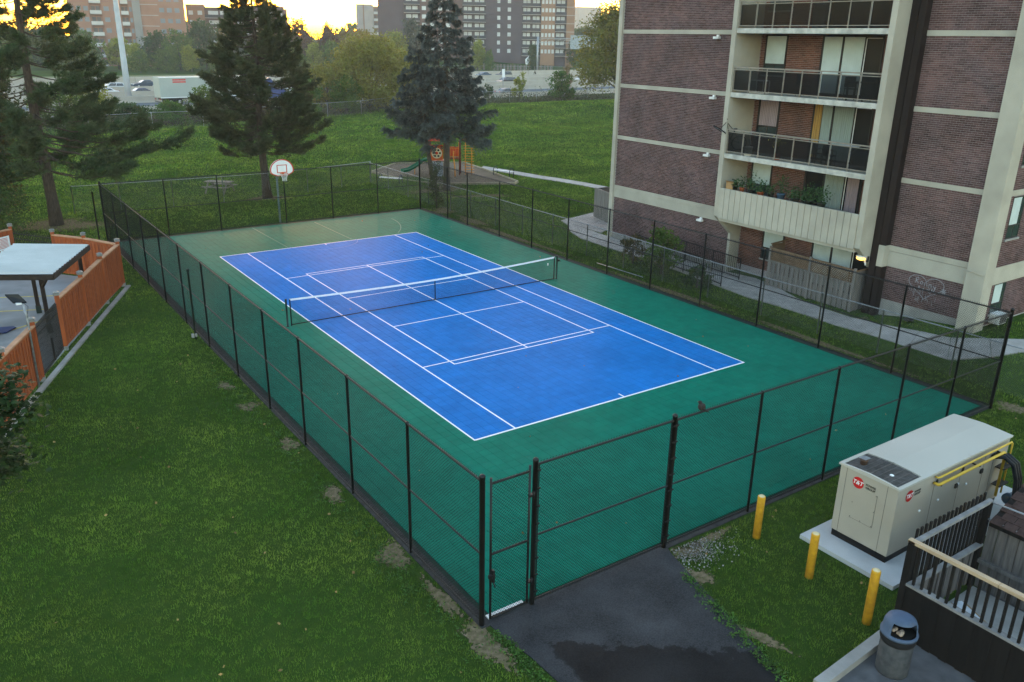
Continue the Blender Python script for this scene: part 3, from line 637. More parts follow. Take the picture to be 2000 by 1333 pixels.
# corner pier and the short return wall with windows
MB().bb(14.08, -15.2, -.2, 14.75, -14.5, TOP).build('corner_pier', CREAM, apt, bev=.02)
m = MB().tube([(14.07, -14.5, 2.72), (14.06, -14.8, 2.70), (14.06, -15.0, 2.66), (14.07, -15.21, 2.68)], .012, 6); m.build('cable', CREAM, apt)
rw = wall(14.75, -15.0, -.2, 33, -14.70, BT, 'wall'); wall(14.75, -15.008, BT+.001, 33, -14.70, TOP, 'upper_wall', BRK)
wins = [(15.35, 16.25, .95, 2.12), (15.35, 16.25, 3.82, 5.38), (15.35, 16.25, 6.48, 8.04), (15.35, 16.25, 9.14, 10.7)]
wins2 = [(a+4.2, b+4.2, c, d) for a, b, c, d in wins]
for (z0, z1) in [(.55, 2.12), (2.78, 5.43), (5.62, 8.09), (8.28, 10.76), (10.95, BT)]:
    bricks((0, -15.0, 0), (1, 0, 0), (0, -1, 0), 14.76, 21.5, z0, z1, BRK, rw, holes=wins+wins2)
for z0, z1 in bands: MB().bb(14.75, -15.035, (2.12 if z0 < 3 else z0), 30, -14.99, (2.78 if z0 < 3 else z1)).build('band', CREAM, apt)
MB().bb(14.75, -15.012, -.2, 30, -14.99, .55).build('foundation', CONC, apt)
def side_window(x0, x1, z0, z1, y=-15.0):
    f = MB(); t = .045
    f.bb(x0, y-.012, z0, x0+t, y+.1, z1).bb(x1-t, y-.012, z0, x1, y+.1, z1).bb(x0, y-.012, z0, x1, y+.1, z0+t).bb(x0, y-.012, z1-t, x1, y+.1, z1)
    zm = z0+(z1-z0)*.30; f.bb(x0+t, y-.01, zm, x1-t, y+.1, zm+t); f.bb((x0+x1)/2-.02, y-.008, z0+t, (x0+x1)/2+.02, y+.1, zm)
    fr = f.build('window', DARKMETAL, apt)
    MB().bb(x0+t, y-.004, z0+t, x1-t, y-.0035+.01, zm-.001).build('pane', GLASS, fr); MB().bb(x0+t, y-.004, zm+t, x1-t, y+.0065, z1-t).build('pane', GLASS, fr)
    bl = MB(); n = 10
    for k in range(n):
        a = x0+t+(x1-x0-2*t)*k/n*.72; bl.bb(a, y-.009, zm+t+.01, a+(x1-x0-2*t)/n*.62, y-.005, z1-t-.01)
    bl.build('curtain', BLIND, fr)
    MB().bb(x0-.06, y-.06, z0-.07, x1+.06, y+.02, z0-.003).build('sill', CONC, fr)
for w_ in wins+wins2: side_window(*w_)
ac = MB().bb(15.42, -15.42, .62, 15.98, -15.02, 1.0); ac = ac.build('air_conditioner', mat('white_enamel', (.62, .62, .6), .5, .25, 12), apt, bev=.015)
m = MB()
for k in range(9): m.bb(15.46+k*.055, -15.43, .66, 15.485+k*.055, -15.421, .96)
m.build('vent', DARKMETAL, ac)
# dark ribs
RIB = mat('dark_brown_metal_cladding', (.020, .014, .013), .55, .25, 3, stretch=(1, 1, .1))
MB().bb(14.12, -10.90, -.1, 15.0, -10.61, TOP).build('dark_rib', RIB, apt); MB().bb(14.06, -11.22, -.1, 15.0, -10.965, 2.10).build('dark_rib', RIB, apt); MB().bb(14.06, -11.22, 2.96, 15.0, -10.965, TOP).build('dark_rib', RIB, apt)
MB().bb(14.30, -10.964, -.1, 15.0, -10.901, TOP).build('rib_groove', MORT, apt); MB().bb(14.04, -11.23, 2.102, 15.0, -10.96, 2.958).build('rib_panel', CREAM, apt)
# balcony fins with splayed feet
for y0, y1 in ((-3.16, -2.92), (-10.60, -10.36)):
    MB().extr([(13.3, 2.80), (14.395, 1.86), (15.0, 1.86), (15.0, TOP), (13.3, TOP)][::-1], 'y', y0, y1).build('balcony_fin', CREAM, apt)
MB().bb(14.34, -3.15, -.1, 15.0, -3.002, 1.858).build('corner_pier', CREAM, apt)
# slabs
SL = mat('weathered_cream_slab', (.46, .45, .40), .85, .3, 3.5, bump=.15, bscale=20)
def slab(zt, th=.20): return MB().bb(13.34, -10.359, zt-th, 15.0, -3.161, zt).build('balcony_slab', SL, apt)
SLABS = [5.68, 8.34, 11.0, 13.66]
slab(3.05, .22)
for z in SLABS: slab(z)
for k in range(1, 9): slab(13.66+2.66*k)
# parapet of ribbed panels
n = 23; y0, y1 = -10.355, -3.165; wd = (y1-y0)/n
for k in range(n): MB().bb(13.26, y0+k*wd+.012, 2.74, 13.36, y0+(k+1)*wd-.012, 4.13).build('parapet_panel', CREAM, apt, bev=.008)
MB().bb(13.29, y0, 2.78, 13.335, y1, 4.10).build('parapet_core', mat('cream_shadow_joint', (.30, .28, .22), .9), apt)
MB().bb(13.36, y0, 2.60, 15.0, y1, 2.83).build('soffit', CREAM, apt)
# back wall with windows and doors
bw = wall(15.012, -10.36, -.2, 15.3, -3.16, BT)
BX = 15.012
lev = [(.35, 2.60), (3.05, 5.48), (5.68, 8.14), (8.34, 10.80), (11.0, 13.46)]
curt = [BLIND, BLIND, mat('ochre_curtain', (.40, .24, .07), .8, .3, 5, stretch=(1, 6, .2)), BLIND, BLIND]
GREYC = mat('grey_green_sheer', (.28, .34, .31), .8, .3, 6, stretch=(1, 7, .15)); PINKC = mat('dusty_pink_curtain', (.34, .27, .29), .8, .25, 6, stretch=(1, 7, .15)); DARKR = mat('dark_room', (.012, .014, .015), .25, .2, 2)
def frame(parent, ya, yb, z0, z1, mull=(), bars=(), t=.06, d=.05, nm='window'):
    f = MB().bb(BX-d, ya, z0, BX+.01, ya+t, z1).bb(BX-d, yb-t, z0, BX+.01, yb, z1).bb(BX-d, ya+t, z0, BX+.01, yb-t, z0+t).bb(BX-d, ya+t, z1-t, BX+.01, yb-t, z1)
    for y in mull: f.bb(BX-d+.004, y-t*.6, z0+t, BX+.01, y+t*.6, z1-t)
    for z in bars: f.bb(BX-d+.004, ya+t, z, BX+.01, yb-t, z+.05)
    return f.build(nm, DARKMETAL, parent)
def drape(par, ya, yb, z0, z1, m, fold=.09, amp=.012, nm='curtain'):
    nn = max(4, int((yb-ya)/fold*4)); P = []
    for i in range(nn+1):
        y = ya+(yb-ya)*i/nn; x = BX-.022+amp*math.sin(i*math.pi/2); P += [(x, y, z0), (x, y, z1)]
    MB().poly(P, [(2*i, 2*i+1, 2*i+3, 2*i+2) for i in range(nn)]).build(nm, m, par)
for li, (z0, z1) in enumerate(lev):
    wz0 = z0+(.75 if li else .55); wa, wb = -4.62, -3.45; da, db = -9.2, -6.38
    zt = z1-.02; zd = z0+.06
    if li == 0: wa, wb, zt, da, db, zd = -5.75, -4.55, 2.45, -10.1, -7.25, .35
    hl = [(wa, wb, wz0, zt), (da, db, zd, zt)]
    bricks((BX, 0, 0), (0, 1, 0), (-1, 0, 0), -10.34, -3.18, z0, z1, BRKW, bw, holes=hl)
    zm = wz0+(.42 if li else .5)
    f = frame(apt, wa, wb, wz0, zt, (), (zm,)); 
    MB().bb(BX-.012, wa+.06, wz0+.06, BX-.008, wb-.06, zt-.06).build('pane', GLASS, f)
    MB().bb(BX-.05+.006, (wa+wb)/2-.02, wz0+.06, BX+.01, (wa+wb)/2+.02, zm).build('glazing_bar', DARKMETAL, f)
    if li == 2: drape(f, wa+.07, wb-.1, zm+.06, zt-.06, PINKC)
    else: drape(f, wa+.07, wb-.07, zm+.06, zt-.07, BLIND, .11 if li == 0 else .5, .006 if li == 0 else .001, 'blind')
    MB().bb(BX-.09, wa-.05, wz0-.06, BX, wb+.05, wz0-.002).build('sill', CONC, f)
    y1_, y2_ = da+(db-da)*.29, da+(db-da)*.65
    f = frame(apt, da, db, zd, zt, (y1_, y2_), (), nm='balcony_door')
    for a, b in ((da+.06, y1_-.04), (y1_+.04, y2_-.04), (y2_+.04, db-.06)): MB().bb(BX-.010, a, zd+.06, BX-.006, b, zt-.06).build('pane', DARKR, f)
    MB().bb(BX-.065, y1_-.075, zd+.1, BX-.052, y1_-.045, zt-.12).bb(BX-.065, da+.08, zt-.13, BX-.052, y1_-.08, zt-.105).build('door_stile', WHITEP, f)
    if li == 2:
        drape(f, y2_+.55, db-.08, zd+.08, zt-.08, curt[2], .12, .014); drape(f, y2_+.05, y2_+.52, zd+.08, zt-.08, GREYC); drape(f, y1_+.05, y2_-.05, zd+.08, zt-.08, GREYC)
    elif li == 1:
        drape(f, y1_+.05, y2_-.05, zd+.08, zt-.08, GREYC, .1, .012); drape(f, da+.15, y1_-.12, zd+.08, zt-.08, PINKC, .1, .012)
    elif li != 4:
        drape(f, y2_+.05, db-.08, zd+.08, zt-.08, BLIND, .10, .006, 'blind'); drape(f, y1_+.05, y2_-.05, zd+.08, zt-.08, BLIND, .10, .006, 'blind')
# glazed railings on three balconies
TINT = bpy.data.materials.new('smoked_glass'); TINT.use_nodes = True
_n = TINT.node_tree.nodes; _l = TINT.node_tree.links; _b = _n['Principled BSDF']; _b.inputs['Base Color'].default_value = (.012, .013, .013, 1); _b.inputs['Roughness'].default_value = .08; _b.inputs['Specular IOR Level'].default_value = .06; _b.inputs['Alpha'].default_value = .62
RAILM = mat('bronze_painted_rail', (.26, .23, .19), .5, .2, 6)
for zi, z in enumerate((5.68, 8.34, 11.0)):
    rl = MB().beam((13.42, -10.34, z+1.06), (13.42, -3.18, z+1.06), .06, .05).beam((13.42, -10.34, z+.96), (13.42, -3.18, z+.96), .03, .03).beam((13.42, -10.34, z+.10), (13.42, -3.18, z+.10), .03, .03).build('balcony_railing', RAILM, apt)
    nb = 8
    for k in range(nb+1):
        y = -10.33+(7.14)*k/nb; MB().bb(13.40, y-.015, z, 13.44, y+.015, z+1.04).build('baluster', RAILM, rl)
    for k in range(nb):
        y = -10.33+7.14*k/nb; MB().bb(13.446, y+.03, z+.12, 13.452, y+7.14/nb-.03, z+.945).build('glass_panel', TINT, rl)
# wall lights
LAMPH = mat('white_lamp_housing', (.75, .75, .73), .5)
for y, z in ((-1.2, 10.6), (-1.3, 7.95), (-1.25, 5.3), (-1.2, 2.15)):
    o = MB().bb(14.18, y-.16, z-.04, 14.37, y+.16, z+.06).bb(14.30, y-.06, z+.06, 14.40, y+.06, z+.14).build('wall_light', LAMPH, apt, bev=.012)
lb = MB().bb(13.95, -10.66, 2.18, 14.0, -10.34, 2.42).build('lamp_bracket', DARKMETAL, apt)
gl = MB().ell((13.80, -10.42, 2.32), (.15, .20, .085), 14, 8).build('lit_lamp', mat('glowing_lamp_glass', (.9, .6, .2), .5, emit=((1., .50, .10), .22)), apt)
MB().ell((13.80, -10.42, 2.40), (.17, .22, .05), 14, 6).tube([(13.95, -10.5, 2.3), (13.9, -10.6, 2.05)], .03, 6).build('lamp_hood', LAMPH, gl)
# graffiti: white sprayed heart with scrawl
GRAF = mat('white_spray_paint', (.36, .37, .40), .9, .5, 25, col2=(.16, .15, .17))
gx = 14.392
def stroke(pts, w=.022):
    m = MB()
    for a, b in zip(pts[:-1], pts[1:]): m.beam((gx, *a), (gx, *b), w, .004, up=(1, 0, 0))
    m.build('graffiti_stroke', GRAF, apt)
gy0, gz0 = -12.95, 1.62
hp = [(gy0+.62*16*math.sin(t)**3/16*1.15, gz0+.05+.5*(13*math.cos(t)-5*math.cos(2*t)-2*math.cos(3*t)-math.cos(4*t))/16) for t in np.linspace(0, 2*math.pi, 41)]
stroke(hp, .024)
def scr(y, z, pts, s=.15, w=.026): stroke([(y-p*s, z+q*s) for p, q in pts], w)
for i, (gl_) in enumerate([[(0, 0), (0, 1.2), (.5, 1.3), (.6, .8), (0, .6), (.7, 0)], [(.3, 0), (0, .4), (.3, .8), (.7, .4), (.3, 0)], [(0, 0), (0, .8), (.5, .8), (.6, 0)], [(0, 0), (0, .8), (.5, .8), (.6, 0)], [(0, .8), (.3, .3), (.6, .8), (.2, -.5)]]): scr(gy0+.42-i*.18, gz0+.12-.03*i, gl_, .17)
for i, gl_ in enumerate([[(0, 0), (0, 1), (.5, .7), (.1, .5), (.6, 0)], [(0, 0), (.2, .8), (.5, 0)], [(0, .8), (.4, 0), (.7, .9)], [(.5, .9), (0, .8), (.5, .4), (0, 0)]]): scr(gy0+.28-i*.17, gz0-.14, gl_, .15)
for k in range(8): scr(gy0-.72, gz0+.02, [(0, 0), (.55*math.cos(k*.785), .55*math.sin(k*.785))], .2, .03)
for k in range(26): y = gy0+R.gauss(.1, .26); z = gz0-.25+R.gauss(0, .14); stroke([(y, z), (y+R.gauss(0, .05), z-.10-.1*R.random())], .012)
# ---------------------------------------------------------------- things on the balconies
TERRA = mat('terracotta_pot', (.34, .09, .04), .8, .2, 8); BPOT = mat('blue_pot', (.05, .10, .17), .5, .2, 8); DPOT = mat('dark_pot', (.03, .035, .03), .6, .2, 8); PLEAF = mat('house_plant_leaf', (.035, .085, .028), .55, .3, 6, trans=.15, tint=.4)
def pot_plant(y, x, z, r, h, ph, pm, nl, label, ls=.1):
    t = T('potted_plant', label, 'potted plant', (x, y, z), group='plants on the lowest balcony')
    MB().lathe([(r*.75, 0), (r, h*.85), (r*1.1, h*.86), (r*1.1, h), (r*.9, h)], (0, 0, 0), 14).build('pot', pm, t, local=True)
    P = np.stack([NR.normal(0, r*.9, nl), NR.normal(0, r*.9, nl), h+np.abs(NR.normal(.35, .28, nl))*ph], -1)
    link('foliage', leafmesh('foliage', P, ls, flat=.8), PLEAF, t)
    m = MB()
    for k in range(5): m.tube([(0, 0, h*.9), (R.gauss(0, r*.4), R.gauss(0, r*.4), h+ph*.4), (R.gauss(0, r*.8), R.gauss(0, r*.8), h+ph*.8)], [.008, .006, .003], 5)
    m.build('stems', PLEAF, t, local=True)
plants = [(-3.85, .10, .2, .35, DPOT, 70, 'small bushy plant in a dark pot beside the cardboard box'), (-4.25, .12, .20, .45, TERRA, 90, 'leafy plant in a red pot, second pot on the parapet ledge'), (-4.75, .14, .2, .65, DPOT, 160, 'broad leafy plant in a black pot left of the rectangular red planter'), (-5.3, .15, .16, .6, TERRA, 130, 'plant in a terracotta planter in the middle of the balcony'), (-5.85, .14, .2, .5, DPOT, 90, 'thin dark plant between terracotta planter and blue pot'), (-6.4, .17, .26, .9, BPOT, 150, 'tall feathery plant in the blue pot'), (-7.15, .18, .18, .6, DPOT, 240, 'round dense plant right of the blue pot'), (-7.8, .18, .18, .65, DPOT, 220, 'dark dense plant in front of the balcony door'), (-8.45, .18, .2, .75, DPOT, 200, 'big leaved dark plant at the right end of the plant row')]
led = MB().bb(13.37, -9.6, 4.00, 13.75, -3.4, 4.08); o = solo(led, 'plant_shelf', mat('grey_shelf', (.18, .17, .15), .8), 'narrow grey plant shelf behind the lowest balcony parapet', 'shelf', (13.6, -6.5, 3.05))
for y, r, h, ph, pm, nl, lb_ in plants: pot_plant(y, 13.5, 4.08, r, h, ph, pm, nl, lb_)
m = MB().bb(13.45, -3.75, 4.08, 13.8, -3.35, 4.42); m.poly([(13.45, -3.75, 4.42), (13.45, -3.35, 4.42), (13.38, -3.35, 4.48), (13.38, -3.75, 4.48)], [(0, 1, 2, 3)]); solo(m, 'cardboard_box', mat('cardboard', (.36, .22, .10), .85, .15, 6), 'open brown cardboard box at the left end of the plant row', 'box', (13.6, -3.55, 4.08))
# bicycle hung over the rail of the second balcony
BK = mat('black_bicycle_paint', (.02, .02, .022), .4)
bk = T('bicycle', 'black bicycle leaning over the left end of a balcony rail', 'bicycle', (13.45, -3.3, 5.7))
def wheel3(c, ax, r, nm='wheel'):
    c = Vector(c); ax = Vector(ax).normalized(); a = ax.cross(Vector((0, 0, 1))).normalized(); b = ax.cross(a); n = 22
    P = [c+(a*math.cos(2*math.pi*i/n)+b*math.sin(2*math.pi*i/n))*r for i in range(n+1)]
    o = MB().tube(P, .024, 6, False).build(nm, RUBBER, bk)
    m = MB()
    for i in range(0, n, 2): m.tube([c, P[i]], .004, 4, False)
    m.build('spokes', GALV, o); return o
fw = Vector((13.1, -2.95, 6.72)); rwq = Vector((13.85, -3.5, 6.15)); wheel3(fw, (.45, -.25, .85), .32); wheel3(rwq, (.6, .75, .25), .32)
bbk = fw.lerp(rwq, .55)+Vector((.0, 0, -.1)); sdl = bbk+Vector((.18, -.1, .42)); hd = fw+Vector((.22, -.18, .35))
m = MB().tube([bbk, hd], .018, 7).tube([bbk, sdl], .018, 7).tube([hd, sdl-Vector((.02, 0, .1))], .016, 7).tube([bbk, rwq], .012, 6).tube([sdl-Vector((.02, 0, .1)), rwq], .012, 6).tube([fw, hd], .014, 6); m.build('frame', BK, bk)
MB().tube([hd+Vector((-.2, -.2, .12)), hd+Vector((-.05, -.05, .14)), hd+Vector((.06, .06, .14)), hd+Vector((.16, .2, .1))], .014, 6).tube([hd, hd+Vector((0, 0, .14))], .012, 6).build('handlebar', BK, bk)
MB().ell(sdl+Vector((0, 0, .03)), (.13, .07, .03), 10, 6).build('saddle', RUBBER, bk)
def chair(x, y, z, rz, m, label, grp=None):
    t = T('balcony_chair', label, 'chair', (x, y, z), rz, grp)
    MB().bb(-.22, -.22, .40, .22, .22, .44).build('seat', m, t, local=True, bev=.01); MB().bb(-.22, .19, .46, .22, .23, .88).build('backrest', m, t, local=True, bev=.01)
    for sx in (-1, 1):
        for sy in (-1, 1): MB().tube([(sx*.2, sy*.2, 0), (sx*.19, sy*.19, .40)], .016, 6).build('leg', DARKMETAL, t, local=True)
        MB().tube([(sx*.2, -.2, .44), (sx*.2, -.2, .62), (sx*.2, .19, .64)], .015, 6).build('armrest', m, t, local=True)
    return t
DK = mat('dark_plastic', (.03, .03, .032), .5, .2, 5)
chair(14.2, -6.3, 8.34, 1.2, DK, 'dark chair in the middle of the third balcony'); chair(14.3, -8.5, 8.34, -.6, DK, 'dark chair by the dark door of the third balcony'); chair(14.2, -7.3, 5.68, 1.57, DK, 'dark chair behind glass on the second balcony'); chair(14.2, -8.0, 5.68, 1.0, DK, 'dark chair next to the folding drying rack')
m = MB().lathe([(.26, 0), (.29, .1), (.30, .85), (.33, .87), (.33, .93), (.1, .97)], (14.1, -6.75, 11.0), 18); solo(m, 'storage_drum', mat('grey_blue_plastic', (.10, .12, .15), .6), 'grey blue plastic drum on the top balcony', 'drum', (14.1, -6.75, 11.0))
m = MB().lathe([(.15, 0), (.18, .36), (.19, .36), (.19, .39), (.17, .39)], (13.7, -4.2, 5.68), 16); solo(m, 'bucket', WHITEP, 'white bucket on the second balcony near the bicycle', 'bucket', (13.7, -4.2, 5.68))
t = T('potted_plant', 'yellow flowering plant in a clay pot on the second balcony', 'potted plant', (13.75, -5.75, 5.68)); MB().lathe([(.12, 0), (.16, .24), (.17, .25), (.15, .26)], (0, 0, 0), 14).build('pot', TERRA, t, local=True)
link('flowers', leafmesh('fl', np.stack([NR.normal(0, .14, 80), NR.normal(0, .14, 80), NR.normal(.75, .1, 80)], -1), .08), mat('yellow_petal', (.55, .48, .05), .6, tint=.2), t); MB().tube([(0, 0, .2), (.02, 0, .75)], .012, 5).build('stem', PLEAF, t, local=True)
t = T('drying_rack', 'folding metal drying rack on the second balcony', 'drying rack', (13.95, -9.0, 5.68))
for s in (-1, 1): MB().tube([(13.75, -9.0+s*.35, 5.68), (14.15, -9.0-s*.35, 6.6)], .012, 6).tube([(14.15, -9.0+s*.35, 5.68), (13.75, -9.0-s*.35, 6.6)], .012, 6).build('leg', GALV, t)
for k in range(6): MB().tube([(13.7+.09*k, -9.4, 6.6), (13.7+.09*k, -8.6, 6.6)], .008, 5).build('bar', GALV, t)
t = T('pet_cage', 'small pale cage at the left end of the third balcony', 'cage', (14.0, -4.2, 8.34))
f = MB()
for x in (13.85, 14.25):
    for y in (-4.5, -3.8): f.beam((x, y, 8.34), (x, y, 8.86), .03, .03)
f.bb(13.85, -4.5, 8.86, 14.25, -3.8, 8.89).bb(13.85, -4.5, 8.34, 14.25, -3.8, 8.37); f.build('cage_frame', WHITEP, t)
for k in range(8): MB().tube([(13.85, -4.45+k*.09, 8.37), (13.85, -4.45+k*.09, 8.86)], .006, 4).build('bar', GALV, t)
t = T('balcony_table', 'small square table on the right of the third balcony', 'table', (13.95, -9.1, 8.34)); MB().bb(-.3, -.4, .68, .3, .4, .72).build('tabletop', DK, t, local=True)
for sx in (-1, 1):
    for sy in (-1, 1): MB().bb(sx*.27-.02, sy*.36-.02, 0, sx*.27+.02, sy*.36+.02, .68).build('leg', DK, t, local=True)
# ---------------------------------------------------------------- patio fence, railing, far corner fence
WOODG = mat('weathered_grey_wood', (.20, .185, .17), .9, .35, 2.5, stretch=(6, 6, .5), bump=.3, bscale=30, tint=0); WOODB = mat('brown_lattice_wood', (.19, .13, .085), .9, .3, 4)
pf = T('patio_fence', 'weathered grey wooden patio fence with lattice top at the building', 'fence', (13.5, -7.5, 0))
a, b = (14.0, -5.85), (13.75, -10.3); nbd = 34
for k in range(nbd):
    t = k/nbd; x = a[0]+(b[0]-a[0])*t; y = a[1]+(b[1]-a[1])*t; d = .02 if k % 2 else -.02
    MB().bb(x-.011+d, y-.115, .05, x+.011+d, y+.0, 1.16+.012*R.random()).build('board', WOODG, pf)
MB().beam((*a, 1.2), (*b, 1.2), .09, .06).build('rail', WOODG, pf); MB().beam((*a, 1.78), (*b, 1.78), .10, .05).build('rail', WOODB, pf); MB().beam((a[0]+.05, a[1], .3), (b[0]+.05, b[1], .3), .04, .09).build('rail', WOODG, pf)
for t in (0, .5, 1): x, y = lerp(a, b, t); MB().bb(x-.05, y-.05, -.1, x+.05, y+.05, 1.86).build('post', WOODG, pf)
lat = MB(); Ls = 4.45
for k in range(-6, 46):
    for s in (1, -1):
        s0 = k*.105; lo, hi = (max(0, -s0), min(.52, Ls-s0)) if s > 0 else (max(0, s0-Ls), min(.52, s0))
        if hi-lo < .05: continue
        q0 = lerp(a, b, (s0+s*lo)/Ls); q1 = lerp(a, b, (s0+s*hi)/Ls); lat.beam((q0[0]+s*.006, q0[1], 1.24+lo), (q1[0]+s*.006, q1[1], 1.24+hi), .010, .032, up=(0, 1, 0))
o = lat.build('lattice', WOODB, pf); tag(o, kind='stuff')
for k in range(10):
    x = 13.78+k*.13; MB().bb(x, -10.36+(.02 if k % 2 else 0), .05, x+.12, -10.335+(.02 if k % 2 else 0), 1.7).build('board', WOODG, pf)
MB().beam((13.75, -10.33, 1.74), (15.0, -10.33, 1.74), .08, .05).build('rail', WOODB, pf)
for k in range(9): MB().bb(14.05+k*.1, -5.86, 1.0, 14.14+k*.1, -5.835, 1.92).build('board', WOODB, pf)
MB().beam((14.0, -5.85, 1.95), (15.0, -5.85, 2.0), .08, .05).build('rail', WOODB, pf)
m = None
rlg = T('metal_railing', 'black metal handrail with bars along the entrance ramp', 'railing', (12.4, -1, 0))
RP = [[(12.85, 1.6), (12.6, -.3), (12.35, -2.2), (12.1, -4.1), (12.0, -4.9)], [(14.1, 1.2), (13.9, -.8), (13.7, -2.8), (13.55, -4.6)]]
for S in RP:
    for p in S: MB().bb(p[0]-.02, p[1]-.02, .04, p[0]+.02, p[1]+.02, 1.06).build('post', BLACK, rlg)
    for p, q in zip(S[:-1], S[1:]):
        for z in (1.05, .16): MB().beam((*p, z), (*q, z), .04, .04).build('rail', BLACK, rlg)
        L_ = math.dist(p, q); nb = int(L_/.12)
        for k in range(1, nb): x, y = lerp(p, q, k/nb); MB().bb(x-.008, y-.008, .17, x+.008, y+.008, 1.03).build('bar', BLACK, rlg)
cf = T('corner_fence', 'grey board fence standing at the far corner of the brick building', 'fence', (16.9, 9, 0))
for k in range(17):
    t = k/17; x, y = lerp((17.1, 10.2), (16.4, 7.7), t); MB().bb(x-.012+(.02 if k % 2 else 0), y-.14, .05, x+.012+(.02 if k % 2 else 0), y, 1.78+.02*R.random()).build('board', WOODG, cf)
MB().beam((17.15, 10.2, 1.82), (16.45, 7.6, 1.82), .1, .04).build('rail', WOODG, cf)
for k in range(14):
    x = 17.15+k*.15; MB().bb(x, 10.2, .05, x+.14, 10.225, 1.8).build('board', WOODG, cf)
m = MB().lathe([(.16, 0), (.19, .03), (.20, .06), (.02, .07)], (13.6, -12.95, .43), 14); solo(m, 'drain_cover', DARKMETAL, 'small dark drain cover in the grass below the graffiti', 'drain cover', (13.6, -12.95, .4))
# ================================================================ GENERATOR CORNER
pad = MB().bb(-1.88, -22.12, -.2, 4.3, -19.85, .10); tag(link('concrete_pad', pad.mesh(), mat('pale_new_concrete', (.42, .43, .43), .85, .12, 2, bump=.1, bscale=40)), kind='structure')
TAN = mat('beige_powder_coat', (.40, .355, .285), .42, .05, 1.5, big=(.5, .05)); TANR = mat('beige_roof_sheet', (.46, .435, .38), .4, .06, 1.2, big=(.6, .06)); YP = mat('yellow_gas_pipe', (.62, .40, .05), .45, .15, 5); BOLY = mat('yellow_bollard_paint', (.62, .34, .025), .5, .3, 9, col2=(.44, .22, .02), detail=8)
gen = T('generator', 'beige standby generator cabinet on a concrete pad by the court', 'generator', (1.0, -20.9, .1))
gx0, gx1, gy0_, gy1_ = -1.30, 3.25, -21.56, -20.20
MB().bb(gx0+.02, gy0_+.02, .10, gx1-.02, gy1_-.02, .26).build('skid', mat('black_skid', (.012, .012, .013), .5), gen)
body = MB().bb(gx0, gy0_, .26, gx1, gy1_, 1.86).build('body', TAN, gen, bev=.012)
yc = (gy0_+gy1_)/2
def roofp(k=0): return [(gy0_-.035, 1.86+k), (gy0_-.035, 1.90+k), (gy0_+.28, 1.925+k), (yc, 1.945+k), (gy1_-.28, 1.925+k), (gy1_+.035, 1.90+k), (gy1_+.035, 1.86+k)]
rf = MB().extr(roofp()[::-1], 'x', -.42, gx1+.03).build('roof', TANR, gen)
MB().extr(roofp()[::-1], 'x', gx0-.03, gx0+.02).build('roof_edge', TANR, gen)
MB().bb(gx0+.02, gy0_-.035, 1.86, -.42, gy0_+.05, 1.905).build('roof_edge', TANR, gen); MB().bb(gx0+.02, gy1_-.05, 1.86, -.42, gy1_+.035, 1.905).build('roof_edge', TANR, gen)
MB().bb(1.4, gy0_-.034, 1.865, 1.42, gy1_+.034, 1.905).build('roof_seam', TAN, gen)
gr = MB().bb(gx0+.02, gy0_+.05, 1.862, -.42, gy1_-.05, 1.868).build('grille', mat('dark_grille_interior', (.03, .028, .027), .7), gen)
SLT = mat('grille_bar_steel', (.18, .17, .165), .5, .3, 9, metal=.5); 
for k in range(30):
    x = gx0+.04+k*.0275; q = [(gy0_+.05, 1.88), (gy0_+.3, 1.908), (yc, 1.922), (gy1_-.3, 1.908), (gy1_-.05, 1.88)]
    m = MB()
    for (a, za), (b, zb) in zip(q[:-1], q[1:]): m.beam((x, a, za), (x, b, zb), .007, .02)
    m.build('slat', SLT, gr)
for k in range(9): y = gy0_+.12+k*.14; MB().beam((gx0+.03, y, 1.88+.07*(1-abs(y-yc)/.68)), (-.43, y, 1.88+.07*(1-abs(y-yc)/.68)), .008, .012).build('crossbar', SLT, gr)
MB().lathe([(.075, 1.86), (.075, 2.0), (.085, 2.0), (.085, 2.03), (.06, 2.03)], (-.98, -20.52, 0), 14).build('exhaust_stub', mat('rusty_exhaust', (.10, .065, .05), .8, .4, 12), gen)
MB().poly([(-1.06, -20.6, 2.06), (-.9, -20.62, 2.075), (-.88, -20.44, 2.06), (-1.05, -20.42, 2.045)], [(0, 1, 2, 3)]).build('exhaust_flap', GALV, gen)
MB().lathe([(.07, 1.87), (.07, 1.9), (.03, 1.93)], (-.93, -21.15, 0), 12).build('filler_cap', LAMPH, gen)
# end panel: seams, access hatch and badge (faces -x)
SEAM = mat('panel_seam', (.10, .095, .085), .8)
for y in (gy1_-.16, gy0_+.24): MB().bb(gx0-.003, y-.004, .27, gx0+.002, y+.004, 1.85).build('seam', SEAM, body)
ha = MB().bb(gx0-.006, -21.13, .75, gx0+.001, -20.58, 1.52).build('access_hatch', TAN, body)
for y, z in ((-20.6, .77), (-20.85, .77), (-21.11, .77), (-21.11, 1.12), (-21.11, 1.5), (-20.6, 1.12), (-20.62, 1.62), (-20.85, 1.6)): MB().lathe([(.011, 0), (.007, -.008)], (gx0-.006, y, z), 8, 'x').build('bolt', SEAM, ha)
for z in (.75, 1.52): pass
MB().bb(gx0-.0065, -21.134, .748, gx0-.001, -21.128, 1.522).bb(gx0-.0065, -21.13, .744, gx0-.001, -20.58, .750).build('hatch_joint', SEAM, ha)
